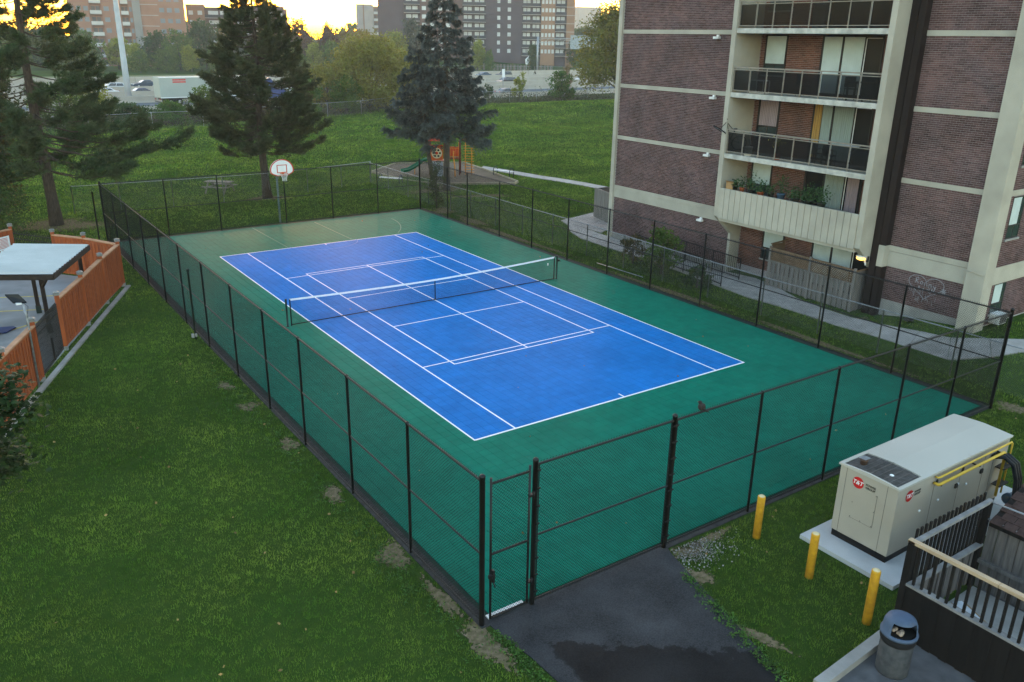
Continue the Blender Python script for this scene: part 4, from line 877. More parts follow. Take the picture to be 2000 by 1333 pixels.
# side panels, doors (faces -y)
for x in (.10, 1.18, 2.2, 2.62): MB().bb(x-.004, gy0_-.003, .30, x+.004, gy0_+.002, 1.72).build('seam', SEAM, body)
for x, z in ((.16, 1.62), (1.22, 1.62), (2.56, 1.55)): MB().bb(x-.02, gy0_-.03, z-.06, x+.02, gy0_, z+.06).build('hinge', DARKMETAL, body)
for x, z in ((1.06, 1.25), (2.12, 1.30)): h_ = MB().bb(x-.05, gy0_-.035, z-.05, x+.05, gy0_, z+.05).build('door_handle', DARKMETAL, body)
for x, z in ((-.35, 1.08), (.36, 1.12), (1.12, 1.28), (1.5, 1.16)): MB().ell((x, gy0_-.02, z), (.035, .02, .03), 10, 6).build('door_knob', WHITEP, body)
def text(body_, size, M, m, parent, name):
    cu = bpy.data.curves.new('txt', 'FONT'); cu.body = body_; cu.size = size; cu.align_x = 'CENTER'; cu.align_y = 'CENTER'; cu.extrude = .0012; cu.offset = .006*size/.1*.25
    o = bpy.data.objects.new('txt', cu); COL.objects.link(o); dg = bpy.context.evaluated_depsgraph_get(); me = bpy.data.meshes.new_from_object(o.evaluated_get(dg))
    bpy.data.objects.remove(o, do_unlink=True); me.transform(M); me.materials.clear(); return link(name, me, m, parent)
def badge(org, right, up, nrm, s):
    o = Vector(org)-root_loc(gen); r, u, n = Vector(right), Vector(up), Vector(nrm); N = 28
    P = [o+n*.004+(r*math.cos(2*math.pi*i/N)+u*math.sin(2*math.pi*i/N))*.165*s for i in range(N)]
    d = MB().poly(P, [tuple(range(N))]).build('badge_disc', mat('red_badge', (.55, .02, .02), .4), body, local=True)
    def MM(off, sh=0.): 
        A = Matrix((r, u, n)).transposed().to_4x4(); S = Matrix.Identity(4); S[0][1] = sh
        return Matrix.Translation(o+off)@A@S
    text('T&T', .165*s, MM(n*.008, .22), WHITEP, d, 'badge_lettering')
    text('POWER', .085*s, MM(n*.005+r*.37*s+u*.045*s), BLACK, body, 'badge_lettering'); text('GROUP', .085*s, MM(n*.005+r*.37*s-u*.04*s), BLACK, body, 'badge_lettering')
badge((gx0-.004, -20.66, 1.62), (0, -1, 0), (0, 0, 1), (-1, 0, 0), .80)
badge((-.86, gy0_-.004, 1.60), (1, 0, 0), (0, 0, 1), (0, -1, 0), .80)
# gas pipes along the eave and conduits at the far end
yp = gy0_-.09
MB().tube([(.02, yp+.06, 1.80), (.02, yp-.0, 1.80), (.08, yp-.01, 1.80), (3.12, yp-.01, 1.80), (3.17, yp-.01, 1.75), (3.17, yp-.01, .45)], .022, 8).build('gas_pipe', YP, gen)
MB().tube([(.0, yp+.06, 1.66), (.0, yp-.05, 1.66), (.06, yp-.06, 1.67), (2.72, yp-.06, 1.67), (2.80, yp-.06, 1.62), (2.80, yp-.06, .50)], .033, 10).build('gas_pipe', YP, gen)
for x in (.05, 1.62, 2.7): MB().bb(x-.012, yp-.095, 1.63, x+.012, yp+.085, 1.655).build('pipe_clip', DARKMETAL, gen)
for z in (.75, 1.2): MB().bb(2.78, yp-.115, z, 3.2, yp+.085, z+.03).build('pipe_clip', DARKMETAL, gen)
for k in range(3):
    dx = .10*k; MB().tube([(2.45+dx, gy0_-.02, 1.58), (2.62+dx, gy0_-.22, 1.60), (2.72+dx, gy0_-.40, 1.45), (2.74+dx, gy0_-.52, 1.1), (2.70+dx, gy0_-.58, .7), (2.62+dx, gy0_-.62, .1)], .05, 9).build('conduit', mat('black_flexible_conduit', (.012, .014, .017), .45, .2, 9), gen)
MB().lathe([(.10, 0), (.14, .03), (.14, .12), (.10, .15), (.10, .3)], (2.95, gy0_-.35, .45), 12, 'x').build('gas_regulator', mat('blue_grey_cast_metal', (.05, .075, .10), .5), gen)
MB().tube([(3.3, gy0_-.35, .45), (3.55, gy0_-.45, .45), (3.6, gy0_-.47, .42), (3.6, gy0_-.47, .05)], .038, 8).build('gas_pipe', YP, gen)
MB().bb(2.55, gy0_-.74, .1, 2.6, gy0_-.69, 1.0).bb(3.0, gy0_-.74, .1, 3.05, gy0_-.69, 1.0).bb(2.55, gy0_-.735, .9, 3.05, gy0_-.70, .95).build('pipe_stand', GALV, gen)
# slatted grating beyond the generator
gt = T('floor_grating', 'dark slatted grating on the ground behind the generator', 'grating', (4.9, -22.6, 0))
for k in range(12): MB().bb(4.1, -23.6+k*.14, .05, 6.2, -23.52+k*.14, .11).build('slat', mat('dark_grating_steel', (.05, .045, .045), .6, .3, 8), gt)
MB().bb(4.05, -21.86, .0, 6.25, -21.72, .14).build('border', CONC, gt)
# bollards
def bollard(x, y, h, label):
    t = T('bollard', label, 'bollard', (x, y, 0), group='yellow bollards round the generator')
    MB().lathe([(.085, -.1), (.085, h-.03), (.082, h-.005), (.075, h)], (x, y, 0), 18).build('tube', BOLY, t)
    MB().lathe([(.074, h-.004), (.06, h+.012), (.02, h+.018)], (x, y, 0), 16).build('cap', mat('pale_bollard_top', (.62, .52, .30), .8, .2, 9), t)
bollard(-2.68, -19.3, 1.06, 'yellow bollard nearest the court fence'); bollard(-2.93, -20.89, 1.06, 'middle yellow bollard, in front of the concrete pad'); bollard(-3.22, -22.42, 1.20, 'yellow bollard nearest the grey litter bin')
# litter bin
bn = T('litter_bin', 'grey round litter bin with blue domed lid by the dark fence', 'litter bin', (-3.98, -23.42, 0))
BC = (-3.98, -23.42, 0)
MB().lathe([(.27, .01), (.275, .05), (.275, .70), (.265, .72)], BC, 24).build('barrel', mat('stained_grey_barrel', (.040, .044, .048), .7, .45, 9, col2=(.075, .077, .08)), bn)
MB().lathe([(.285, .66), (.30, .70), (.30, .80), (.285, .82)], BC, 24).build('bag_rim', RUBBER, bn)
LID = mat('blue_grey_plastic_lid', (.07, .10, .155), .5, .15, 6); lid = MB(); N = 28; open_ = set(range(14, 22))
prof = [(.31, .80), (.315, .84), (.285, .87), (.275, 1.02), (.24, 1.10), (.15, 1.145), (.02, 1.155)]
base = len(lid.v)
for r, z in prof:
    for k in range(N): t = 2*math.pi*k/N; lid.v.append((BC[0]+r*math.cos(t), BC[1]+r*math.sin(t), z))
for i in range(len(prof)-1):
    for k in range(N):
        if i in (2, 3) and k in open_: continue
        a = i*N+k; b = i*N+(k+1) % N; lid.f.append((a, b, b+N, a+N)); lid.sm.append(True)
lid.f.append(tuple((len(prof)-1)*N+k for k in range(N))); lid.sm.append(False)
lo_ = lid.build('lid', LID, bn); sm_ = lo_.modifiers.new('thick', 'SOLIDIFY'); sm_.thickness = .012
MB().lathe([(.25, .83), (.25, .86)], BC, 20).build('bin_interior', mat('bin_interior', (.01, .01, .01), .9), bn)
for k in range(7): 
    m = MB().ell((BC[0]-.14+R.gauss(0, .05), BC[1]-.05+R.gauss(0, .07), .90+R.random()*.03), (.05, .04, .035), 7, 5); m.build('rubbish', mat('paper_rubbish', (.34, .26, .20), .9, .5, 14), bn)
# ---------------------------------------------------------------- dark timber enclosure
DW = mat('black_stained_board', (.010, .009, .0085), .8, .4, 3, stretch=(5, 5, .4), bump=.25, bscale=30, spec=.15); GW = mat('grey_bare_board', (.13, .12, .115), .9, .4, 3, stretch=(6, 6, .5), bump=.3, bscale=30); NW = mat('new_pale_timber', (.42, .31, .20), .8, .2, 3, stretch=(5, .6, 5)); OR_ = mat('old_grey_rail', (.22, .215, .21), .9, .3, 4)
en = T('bin_enclosure', 'dark board enclosure with slatted top and pale handrail at lower right', 'enclosure', (-2.98, -22.9, 0))
EX, EY = -2.98, -22.86
MB().bb(EX-.06, EY-.06, -.05, EX+.06, EY+.06, 2.0).build('post', DW, en)
y = EY-.10; k = 0
while y > -27.0:
    MB().bb(EX-.045-(.022 if k % 2 else 0), y-.145-(0 if k % 2 else .03), .03, EX-.02-(.022 if k % 2 else 0), y+(0 if k % 2 else .03), 1.10).build('board', DW, en); y -= .155; k += 1
MB().bb(EX-.08, -27, 1.10, EX+.06, EY-.06, 1.15).build('mid_rail', OR_, en)
y = EY-.14
while y > -27.0: MB().bb(EX-.035, y-.045, 1.15, EX+.005, y, 1.94).build('picket', DW, en); y -= .155
MB().bb(EX-.06, -24.4, 1.95, EX+.045, EY+.07, 2.02).build('handrail', NW, en, bev=.006); MB().bb(EX-.058, -27, 1.95, EX+.047, -24.405, 2.02).build('handrail', NW, en, bev=.006)
x = EX+.10; k = 0
while x < -.45:
    MB().bb(x, EY+.01+(.02 if k % 2 else 0), .03, x+.135, EY+.035+(.02 if k % 2 else 0), .98).build('board', GW, en)
    MB().bb(x+.02, EY+.02, .985, x+.075, EY+.055, 2.16+.03*R.random()).build('picket', DW, en); x += .148; k += 1
MB().bb(EX+.06, EY-.10, .98, -.35, EY+.015, 1.03).build('shelf_rail', OR_, en); MB().bb(EX+.06, EY-.075, 1.95, -.30, EY+.015, 2.01).build('top_rail', OR_, en)
MB().bb(-.42, EY-.08, -.05, -.30, EY+.06, 1.96).build('post', DW, en)
y = EY-.1; k = 0
while y > -27: MB().bb(-.33+(.02 if k % 2 else 0), y-.19, .03, -.30+(.02 if k % 2 else 0), y, 1.55).build('board', GW, en); y -= .2; k += 1
MB().bb(-.42, -27, .62, -.335, EY-.09, .70).build('wall_rail', GW, en)
for a, b in (((-.36, EY-.04, 1.98), (-.05, -24.6, 1.92)), ((-.36, EY-.04, 1.6), (-.38, -24.6, 1.62))): MB().tube([a, b], .018, 7).build('brace_tube', GALV, en)
tag(link('enclosure_floor', MB().bb(-2.9, -27, -.05, -.36, EY-.1, .025).mesh(), CONC), kind='structure')
for i, (a, b, lb) in enumerate((((-1.35, -23.15), (-1.9, -24.35), 'white edged timber board lying against the enclosure corner'), ((-1.75, -24.2), (-1.95, -25.8), 'white edged timber board farther along the enclosure floor'))):
    t = T('timber_board', lb, 'board', (a[0], a[1], .03)); MB().beam((*a, .10), (*b, .10), .30, .12).build('core', mat('cut_timber', (.30, .19, .09), .8, .2, 5), t); MB().beam((a[0]-.02, a[1], .175), (b[0]-.02, b[1], .175), .20, .03).build('face', mat('white_laminate', (.66, .70, .74), .5), t); MB().beam((a[0]-.165, a[1], .09), (b[0]-.165, b[1], .09), .012, .10).build('face', MATS['white_laminate'], t)
# shingled shed roof behind the enclosure
sh = T('shed', 'low shed with brown shingle roof at the right edge', 'shed', (.4, -24, 0))
MB().bb(-.22, -27, 0, 2.6, -23.3, 1.52).build('wall', DW, sh)
SHG = mat('brown_asphalt_shingle', (.055, .034, .030), .9, .35, 9, bump=.4, bscale=50, tint=.0)
MB().poly([(-.42, -27, 1.58), (-.42, -23.0, 1.58), (1.3, -23.0, 2.35), (1.3, -27, 2.35), (-.42, -27, 1.50), (-.42, -23.0, 1.50), (1.3, -23.0, 2.27), (1.3, -27, 2.27), ], [(0, 3, 2, 1), (4, 5, 6, 7), (0, 1, 5, 4), (1, 2, 6, 5), (3, 0, 4, 7)]).build('roof', DW, sh)
MB().poly([(3.0, -27, 1.58), (3.0, -23.0, 1.58), (1.3, -23.0, 2.35), (1.3, -27, 2.35)], [(0, 1, 2, 3)]).build('roof', SHG, sh)
for i in range(10):
    for j in range(16):
        x0 = -.44+i*.175; z0 = 1.60+i*.175*.4477; yy = -23.0-j*.25-(.12 if i % 2 else 0); 
        MB().poly([(x0, yy, z0), (x0, yy-.235, z0), (x0+.22, yy-.235, z0+.22*.4477-.016), (x0+.22, yy, z0+.22*.4477-.016), (x0, yy, z0-.012), (x0, yy-.235, z0-.012)], [(0, 3, 2, 1), (0, 1, 5, 4)]).build('shingle', SHG, sh)
# ================================================================ POOL AREA ON THE LEFT
CED = mat('orange_stained_cedar', (.38, .095, .028), .7, .35, 2.2, stretch=(5, 5, .35), bump=.2, bscale=25, col2=(.22, .055, .020)); CEDT = mat('weathered_cedar_cap', (.44, .23, .13), .8, .25, 3); CAPM = mat('solar_post_cap', (.20, .20, .19), .4, .3, 9)
wf = T('cedar_fence', 'orange stained board fence with capped posts round the pool deck', 'fence', (-10.48, 9.0, 0))
def fence_post(p): 
    MB().bb(p[0]-.07, p[1]-.07, 0, p[0]+.07, p[1]+.07, 2.0).build('post', CED, wf)
    c = MB().bb(p[0]-.10, p[1]-.10, 2.0, p[0]+.10, p[1]+.10, 2.04).bb(p[0]-.075, p[1]-.075, 2.04, p[0]+.075, p[1]+.075, 2.09).build('post_cap', CAPM, wf); MB().poly([(p[0]-.11, p[1]-.11, 2.09), (p[0]+.11, p[1]-.11, 2.09), (p[0]+.11, p[1]+.11, 2.09), (p[0]-.11, p[1]+.11, 2.09), (p[0], p[1], 2.15)], [(0, 1, 4), (1, 2, 4), (2, 3, 4), (3, 0, 4), (3, 2, 1, 0)]).build('cap_top', CAPM, c)
    MB().bb(p[0]-.085, p[1]-.085, -.05, p[0]+.085, p[1]+.085, .16).build('post_base', GALV, wf)
FP = [(-10.48, 9.0), (-11.55, 6.7), (-12.65, 4.15), (-13.74, 1.72)]; FP2 = [(-14.76, -.95), (-15.78, -3.4), (-16.85, -5.95), (-17.9, -8.5)]; FP3 = [(-10.48, 9.0), (-11.5, 11.0), (-12.55, 12.4)]
for p in FP+FP2+FP3[1:]+[(-14.0, 14.6), (-16.2, 12.9)]: fence_post(p)
def boards(a, b, z1=1.84):
    L_ = math.dist(a, b); n = int(L_/.115); u = Vector((b[0]-a[0], b[1]-a[1])).normalized(); q = Vector((-u.y, u.x)); mid_ = (Vector(a)+Vector(b))/2; sgn_ = 1 if q.dot(Vector((CAM.x, CAM.y))-mid_) > 0 else -1
    for k in range(n):
        t = (k+.5)/n; d = (.016 if k % 2 else -.006)*sgn_; c = Vector(a)+(Vector(b)-Vector(a))*t+q*d; w_ = L_/n*.50 if k % 2 else L_/n*.74
        m = MB(); P = [c-u*w_-q*.01, c+u*w_-q*.01, c+u*w_+q*.01, c-u*w_+q*.01]; m.prism([(p.x, p.y) for p in P], .12, z1-.02); m.build('board', CED, wf)
    MB().beam((*a, z1+.02), (*b, z1+.02), .17, .05).build('cap_rail', CEDT, wf); MB().beam((*a, z1-.07), (*b, z1-.07), .07, .09).build('rail', CED, wf); MB().beam((*a, .18), (*b, .18), .07, .10).build('rail', CED, wf)
for S in (FP, FP2, FP3): 
    for a, b in zip(S[:-1], S[1:]): boards(a, b)
boards((-14.0, 14.6), (-16.2, 12.9))
fb = MB(); a, b = (-10.3, 8.85), (-18.0, -8.9); fb.beam((*a, .02), (*b, .02), .17, .10); tag(link('fence_kerb', fb.mesh(), CONC), kind='structure')
# bar gates
def bargate(a, b, label, nm='metal_gate', h=1.75):
    t = T(nm, label, 'gate', (*a, 0))
    for z in (h-.06, h-.30, .18): MB().beam((*a, z), (*b, z), .03, .035).build('rail', BLACK, t)
    n = int(math.dist(a, b)/.105)
    for k in range(n+1): p = lerp(a, b, k/n); MB().bb(p[0]-.013, p[1]-.013, .10, p[0]+.013, p[1]+.013, h+(.06 if k not in (0, n) else .0)).build('bar', BLACK, t)
    return t
g1 = bargate((-13.82, 1.55), (-14.70, -.78), 'black metal bar gate in the near side of the orange fence'); bargate((-12.62, 12.5), (-13.93, 14.5), 'black metal bar gate at the back of the pool deck')
pmid = lerp((-13.82, 1.55), (-14.70, -.78), .45); MB().bb(pmid[0]-.02, pmid[1]-.11, .15, pmid[0]+.03, pmid[1]+.11, .95).build('kick_panel', BLACK, g1)
# rules sign on the fence
sg = T('rules_sign', 'white sign with red text lines on the orange fence', 'sign', (-14.9, 13.9, 1.2))
a, b = Vector((-14.15, 14.44, 0)), Vector((-15.75, 13.2, 0)); u = (b-a).normalized(); q = Vector((u.y, -u.x, 0)); q = q if q.dot(CAM-a) > 0 else -q
P = [a+q*.05, b+q*.05]; MB().poly([(P[0].x, P[0].y, 1.02), (P[1].x, P[1].y, 1.02), (P[1].x, P[1].y, 1.62), (P[0].x, P[0].y, 1.62)], [(0, 1, 2, 3)]).build('board', WHITEP, sg)
for k in range(8):
    z = 1.10+k*.06
    for s0, s1 in ((.1, .7), (.9, 1.5)): A, B = a+u*s0+q*.055, a+u*(s1-.2*R.random())+q*.055; MB().poly([(A.x, A.y, z), (B.x, B.y, z), (B.x, B.y, z+.022), (A.x, A.y, z+.022)], [(0, 1, 2, 3)]).build('text_line', RED, sg)
A, B = a+u*.78+q*.056, a+u*.82+q*.056; MB().poly([(A.x, A.y, 1.04), (B.x, B.y, 1.04), (B.x, B.y, 1.6), (A.x, A.y, 1.6)], [(0, 1, 2, 3)]).build('text_line', RED, sg)
# canopy with white corrugated roof
cn = T('canopy', 'open shelter with white corrugated roof on dark posts by the pool', 'canopy', (-13.8, 5.5, 0))
DB = mat('dark_brown_timber', (.030, .022, .018), .7, .3, 4); CORR = mat('white_corrugated_sheet', (.44, .45, .44), .6, .08, 2, big=(.5, .08))
c0, c1, c2, c3 = Vector((-13.63, 2.97, 2.42)), Vector((-11.82, 7.06, 2.42)), Vector((-14.3, 8.2, 2.52)), Vector((-16.15, 4.0, 2.52))
nC = 15
for i in range(nC):
    # sheets run across the roof; each rib is a small ridge
    t0, t1 = i/nC, (i+1)/nC; A0, A1 = c0.lerp(c1, t0), c0.lerp(c1, t1); B0, B1 = c3.lerp(c2, t0), c3.lerp(c2, t1); up = Vector((0, 0, .05)); m = MB()
    A05, B05 = A0.lerp(A1, .5)+up, B0.lerp(B1, .5)+up; A02, B02 = A0.lerp(A1, .25), B0.lerp(B1, .25); A08, B08 = A0.lerp(A1, .75), B0.lerp(B1, .75)
    th = Vector((0, 0, -.006)); m.poly([A0, A02, A05, A08, A1, B0, B02, B05, B08, B1], [(k, k+1, k+6, k+5) for k in range(4)]); m.poly([p+th for p in (A0, A02, A05, A08, A1, B0, B02, B05, B08, B1)], [(k+5, k+6, k+1, k) for k in range(4)])
    m.build('roof_sheet', CORR, cn)
dn = Vector((0, 0, -.12))
for a, b in ((c0, c1), (c3, c2), (c0, c3), (c1, c2)): MB().beam(a+dn, b+dn, .05, .18).build('fascia', DB, cn)
for p in ((-13.95, 3.9), (-14.0, 6.7), (-12.25, 7.0), (-15.6, 4.6), (-15.6, 7.8)):
    MB().bb(p[0]-.07, p[1]-.07, .03, p[0]+.07, p[1]+.07, 2.32).build('post', DB, cn); MB().bb(p[0]-.09, p[1]-.09, .03, p[0]+.09, p[1]+.09, .32).build('post_shoe', mat('dark_green_shoe', (.02, .035, .03), .6), cn)
for p, q_ in (((-13.95, 3.9, 1.75), (-13.62, 4.5, 2.3)), ((-13.95, 3.9, 1.75), (-13.75, 3.3, 2.3)), ((-14.0, 6.7, 1.75), (-13.8, 6.2, 2.3))): MB().beam(p, q_, .08, .08).build('brace', DB, cn)
for k in range(5): A, B = c0.lerp(c1, (k+.5)/5)+dn*.9, c3.lerp(c2, (k+.5)/5)+dn*.9; MB().beam(A, B, .06, .10).build('rafter', DB, cn)
# floodlight pole
fl = T('floodlight_pole', 'leaning grey pole with solar floodlight against the orange fence', 'floodlight', (-14.92, -1.5, 0))
MB().tube([(-14.92, -1.5, 0), (-14.88, -1.35, 2.3), (-14.92, -1.28, 2.72)], .033, 10).build('pole', GALV, fl); MB().tube([(-14.9, -1.34, 2.2), (-14.86, -1.4, 2.35), (-14.95, -1.36, 2.5)], .02, 6).build('clamp', GALV, fl)
hd_ = MB().poly([(-15.32, -1.02, 2.98), (-14.98, -1.22, 2.98), (-14.82, -1.38, 2.76), (-15.16, -1.2, 2.76), (-15.32, -1.02, 2.93), (-14.98, -1.22, 2.93), (-14.82, -1.38, 2.71), (-15.16, -1.2, 2.71)], [(0, 3, 2, 1), (4, 5, 6, 7), (0, 1, 5, 4), (1, 2, 6, 5), (2, 3, 7, 6), (3, 0, 4, 7)]).build('solar_panel', mat('solar_glass', (.01, .012, .016), .15), fl); MB().bb(-15.1, -1.34, 2.68, -14.95, -1.24, 2.73).build('sensor', WHITEP, fl)
MB().tube([(-14.9, -1.3, 2.7), (-14.8, -1.33, 2.6), (-14.86, -1.34, 2.3), (-14.93, -1.4, 2.0)], .008, 5).build('cable', BLACK, fl)
# blue parasol cover and a pale thing at the deck edge
m = MB().prism([(-17.4, 6.0), (-15.0, 5.2), (-14.95, 5.05), (-15.3, 4.6), (-17.6, 4.9)], .05, .09); solo(m, 'tarpaulin', mat('navy_tarpaulin', (.015, .035, .12), .6, .2, 4), 'dark blue tarpaulin spread on the pool deck', 'tarpaulin', (-16, 5.2, .03))
# ================================================================ PLAYGROUND
TIM = mat('pale_landscape_timber', (.30, .265, .19), .9, .25, 3); tb = T('sandpit_border', 'pale timber edging round the playground sand', 'border', (14, 26, 0))
for a, b in zip(SAND, SAND[1:]+SAND[:1]):
    n = max(1, int(math.dist(a, b)/2.2))
    for k in range(n): MB().beam((*lerp(a, b, k/n+.004), .09), (*lerp(a, b, (k+1)/n-.004), .09), .12, .16).build('timber', TIM, tb)
MAR = mat('maroon_post', (.13, .025, .02), .5); ORG = mat('orange_play_steel', (.62, .24, .02), .45, .1, 5); RPL = mat('red_play_panel', (.58, .055, .02), .45, .1, 4); GRS = mat('green_slide_plastic', (.008, .13, .065), .35, .1, 3); GRY = mat('grey_climbing_wall', (.24, .26, .29), .75, .2, 4)
ps = T('play_structure', 'red and orange play structure with green slide under the spruce', 'play structure', (17, 30, 0))
r2 = Vector((.8213, -.5705, 0)); f2 = Vector((.5705, .8213, 0)); O2 = Vector((16.35, 29.6, .07))
def pp(a, b, z): v = O2+r2*a+f2*b; return (v.x, v.y, v.z+z)
def pbox(a0, a1, b0, b1, z0, z1, nm, m, par=None):
    P = [pp(a, b, z) for z in (z0, z1) for a, b in ((a0, b0), (a1, b0), (a1, b1), (a0, b1))]
    return MB().poly(P, [(3, 2, 1, 0), (4, 5, 6, 7), (0, 1, 5, 4), (1, 2, 6, 5), (2, 3, 7, 6), (3, 0, 4, 7)]).build(nm, m, par or ps)
for a in (-.1, 1.1, 2.3): 
    for b in (0, 1.1): MB().tube([pp(a, b, 0), pp(a, b, 2.75)], .055, 10).build('post', MAR, ps)
pbox(-.1, 1.1, 0, 1.1, 1.05, 1.12, 'deck', MAR); pbox(1.12, 2.3, 0, 1.1, 1.25, 1.32, 'deck', MAR)
pn = pbox(.0, 1.0, -.04, 0, 1.15, 2.35, 'panel', RPL)
for a in np.linspace(.05, .95, 9): pbox(a-.015, a+.015, -.065, -.041, 1.2, 2.3, 'panel_rib', ORG, pn)
def disc(ca, cz, r, b, nm, m, par, n=24): c = [pp(ca+r*math.cos(2*math.pi*i/n), b, cz+r*math.sin(2*math.pi*i/n)) for i in range(n)]; return MB().poly(c, [tuple(range(n))]).build(nm, m, par)
d_ = disc(.5, 1.72, .42, -.075, 'panel_disc', mat('cream_disc', (.62, .55, .38), .5), pn)
for k in range(6): disc(.5+.26*math.cos(k*1.047), 1.72+.26*math.sin(k*1.047), .085, -.080, 'disc_mark', BLACK if k % 2 else DARKMETAL, d_, 10)
disc(.5, 1.72, .12, -.080, 'disc_mark', RPL, d_, 12)
P = [pp(.0, -.02, 1.06), pp(.95, -.02, 1.06), pp(1.05, -.75, 0), pp(.05, -.75, 0), pp(.0, .06, 1.06), pp(.95, .06, 1.06), pp(1.05, -.55, 0), pp(.05, -.55, 0)]
cw = MB().poly(P, [(3, 2, 1, 0), (4, 5, 6, 7), (0, 1, 5, 4), (1, 2, 6, 5), (3, 0, 4, 7)]).build('climbing_wall', GRY, ps)
for k in range(11): t = R.random(); a = .15+.75*R.random(); MB().ell(pp(a, -.05-.7*t, 1.02*(1-t)+.03), (.05, .05, .04), 8, 5).build('hand_hold', DARKMETAL, cw)
sl_ = MB(); path_ = [(-.1, .5, 1.1), (-.6, .5, 1.0), (-.95, .35, .75), (-1.35, .1, .5), (-1.8, -.15, .28), (-2.25, -.4, .22)]
sec = [(-.30, .22), (-.26, .04), (-.12, 0), (.12, 0), (.26, .04), (.30, .22)]; ns = len(sec); V_ = []
for i, (a, b, z) in enumerate(path_):
    a2, b2, _ = path_[min(i+1, len(path_)-1)]; a1, b1, _ = path_[max(i-1, 0)]; dx, dy = a2-a1, b2-b1; l_ = math.hypot(dx, dy); nx_, ny_ = -dy/l_, dx/l_
    V_ += [pp(a+nx_*s, b+ny_*s, z+hz) for s, hz in sec]
sl_.poly(V_, [(i*ns+k, i*ns+k+1, (i+1)*ns+k+1, (i+1)*ns+k) for i in range(len(path_)-1) for k in range(ns-1)], True)
so_ = sl_.build('slide', GRS, ps); md = so_.modifiers.new('thick', 'SOLIDIFY'); md.thickness = .05; md.offset = 0
MB().tube([pp(-.15, .2, 1.15), pp(-.3, .2, 1.9), pp(-.3, .8, 1.9), pp(-.15, .8, 1.15)], .07, 8).build('slide_hood', GRS, ps); MB().tube([pp(-1.3, .1, 0), pp(-1.3, .1, .45)], .03, 6).build('slide_leg', ORG, ps)
for a in (1.15, 2.25):
    MB().tube([pp(a, -.05, 1.3), pp(a, -.05, 2.6)], .02, 6).build('guard_bar', ORG, ps)
for k in range(9): a = 1.2+k*.13; MB().tube([pp(a, -.03, 1.32), pp(a, -.03, 2.1)], .014, 6).build('guard_bar', ORG, ps)
pbox(1.15, 2.3, -.05, -.02, 2.1, 2.15, 'guard_rail', ORG); pbox(1.2, 2.2, 1.08, 1.12, 1.35, 2.1, 'panel', RPL)
MB().tube([pp(1.85, -.1, 1.9), pp(1.85, -.35, 1.5), pp(1.95, -.5, .8), pp(2.0, -.8, 0)], .045, 8).build('fire_pole', ORG, ps)
lad = MB().tube([pp(2.75, .4, 0), pp(2.75, .4, 2.7)], .035, 7).tube([pp(3.25, .4, 0), pp(3.25, .4, 2.7)], .035, 7).build('ladder', ORG, ps)
for k in range(11): MB().tube([pp(2.6, .4, .2+k*.21), pp(3.45, .4, .2+k*.21)], .022, 6).build('rung', ORG, lad)
for a in (2.75, 3.25): MB().tube([pp(a, .4, 2.7), pp(a-.3, .8, 2.75), pp(2.3, 1.1, 2.7)], .03, 6).build('ladder_arm', ORG, ps)
MB().poly([pp(-.25, -.15, 2.65), pp(1.25, -.15, 2.65), pp(1.25, 1.25, 2.65), pp(-.25, 1.25, 2.65), pp(.5, .55, 3.3)], [(0, 1, 4), (1, 2, 4), (2, 3, 4), (3, 0, 4), (3, 2, 1, 0)]).build('tower_roof', RPL, ps)
# benches and picnic table
SLATS = mat('pale_bench_slat', (.52, .55, .58), .6, .15, 5); NAVY = mat('navy_bench_frame', (.015, .025, .06), .5)
def bench(x, y, rz, label):
    t = T('bench', label, 'bench', (x, y, 0), rz, 'backless benches at the playground')
    for k in range(4): MB().bb(-.92, -.21+k*.11, .44, .92, -.11+k*.11, .48).build('slat', SLATS, t, local=True)
    for s in (-1, 1): MB().tube([(s*.85, -.24, 0), (s*.85, -.24, .52), (s*.85, -.16, .68), (s*.85, 0, .74), (s*.85, .16, .68), (s*.85, .24, .52), (s*.85, .24, 0)], .03, 8).build('frame', NAVY, t, local=True)
    MB().bb(-.85, -.03, .40, .85, .03, .44).build('stretcher', NAVY, t, local=True)
bench(11.75, 27.55, -.95, 'pale bench with blue frames left of the sand, behind the fence'); bench(21.2, 26.4, -1.3, 'pale bench with blue frames right of the sand by the path')
PW = mat('grey_picnic_wood', (.20, .18, .165), .9, .3, 4, stretch=(3, 3, 3))
pt = T('picnic_table', 'weathered wooden picnic table on the lawn beyond the far fence', 'picnic table', (-.15, 30.2, 0), -.75)
for k in range(5): MB().bb(-.95, -.38+k*.155, .72, .95, -.245+k*.155, .76).build('top_plank', PW, pt, local=True)
for s in (-1, 1):
    for k in range(2): MB().bb(-.95, s*.72-.13+k*.14, .42, .95, s*.72+k*.14, .46).build('seat_plank', PW, pt, local=True)
for xx in (-.68, .68):
    for s in (-1, 1): MB().beam((xx, s*.78, 0), (xx, s*.26, .72), .045, .10, up=(1, 0, 0)).build('leg', PW, pt, local=True)
    MB().bb(xx-.05, -.84, .33, xx-.01, .84, .42).build('crossbeam', PW, pt, local=True); MB().bb(xx-.05, -.36, .64, xx-.01, .36, .72).build('crossbeam', PW, pt, local=True)
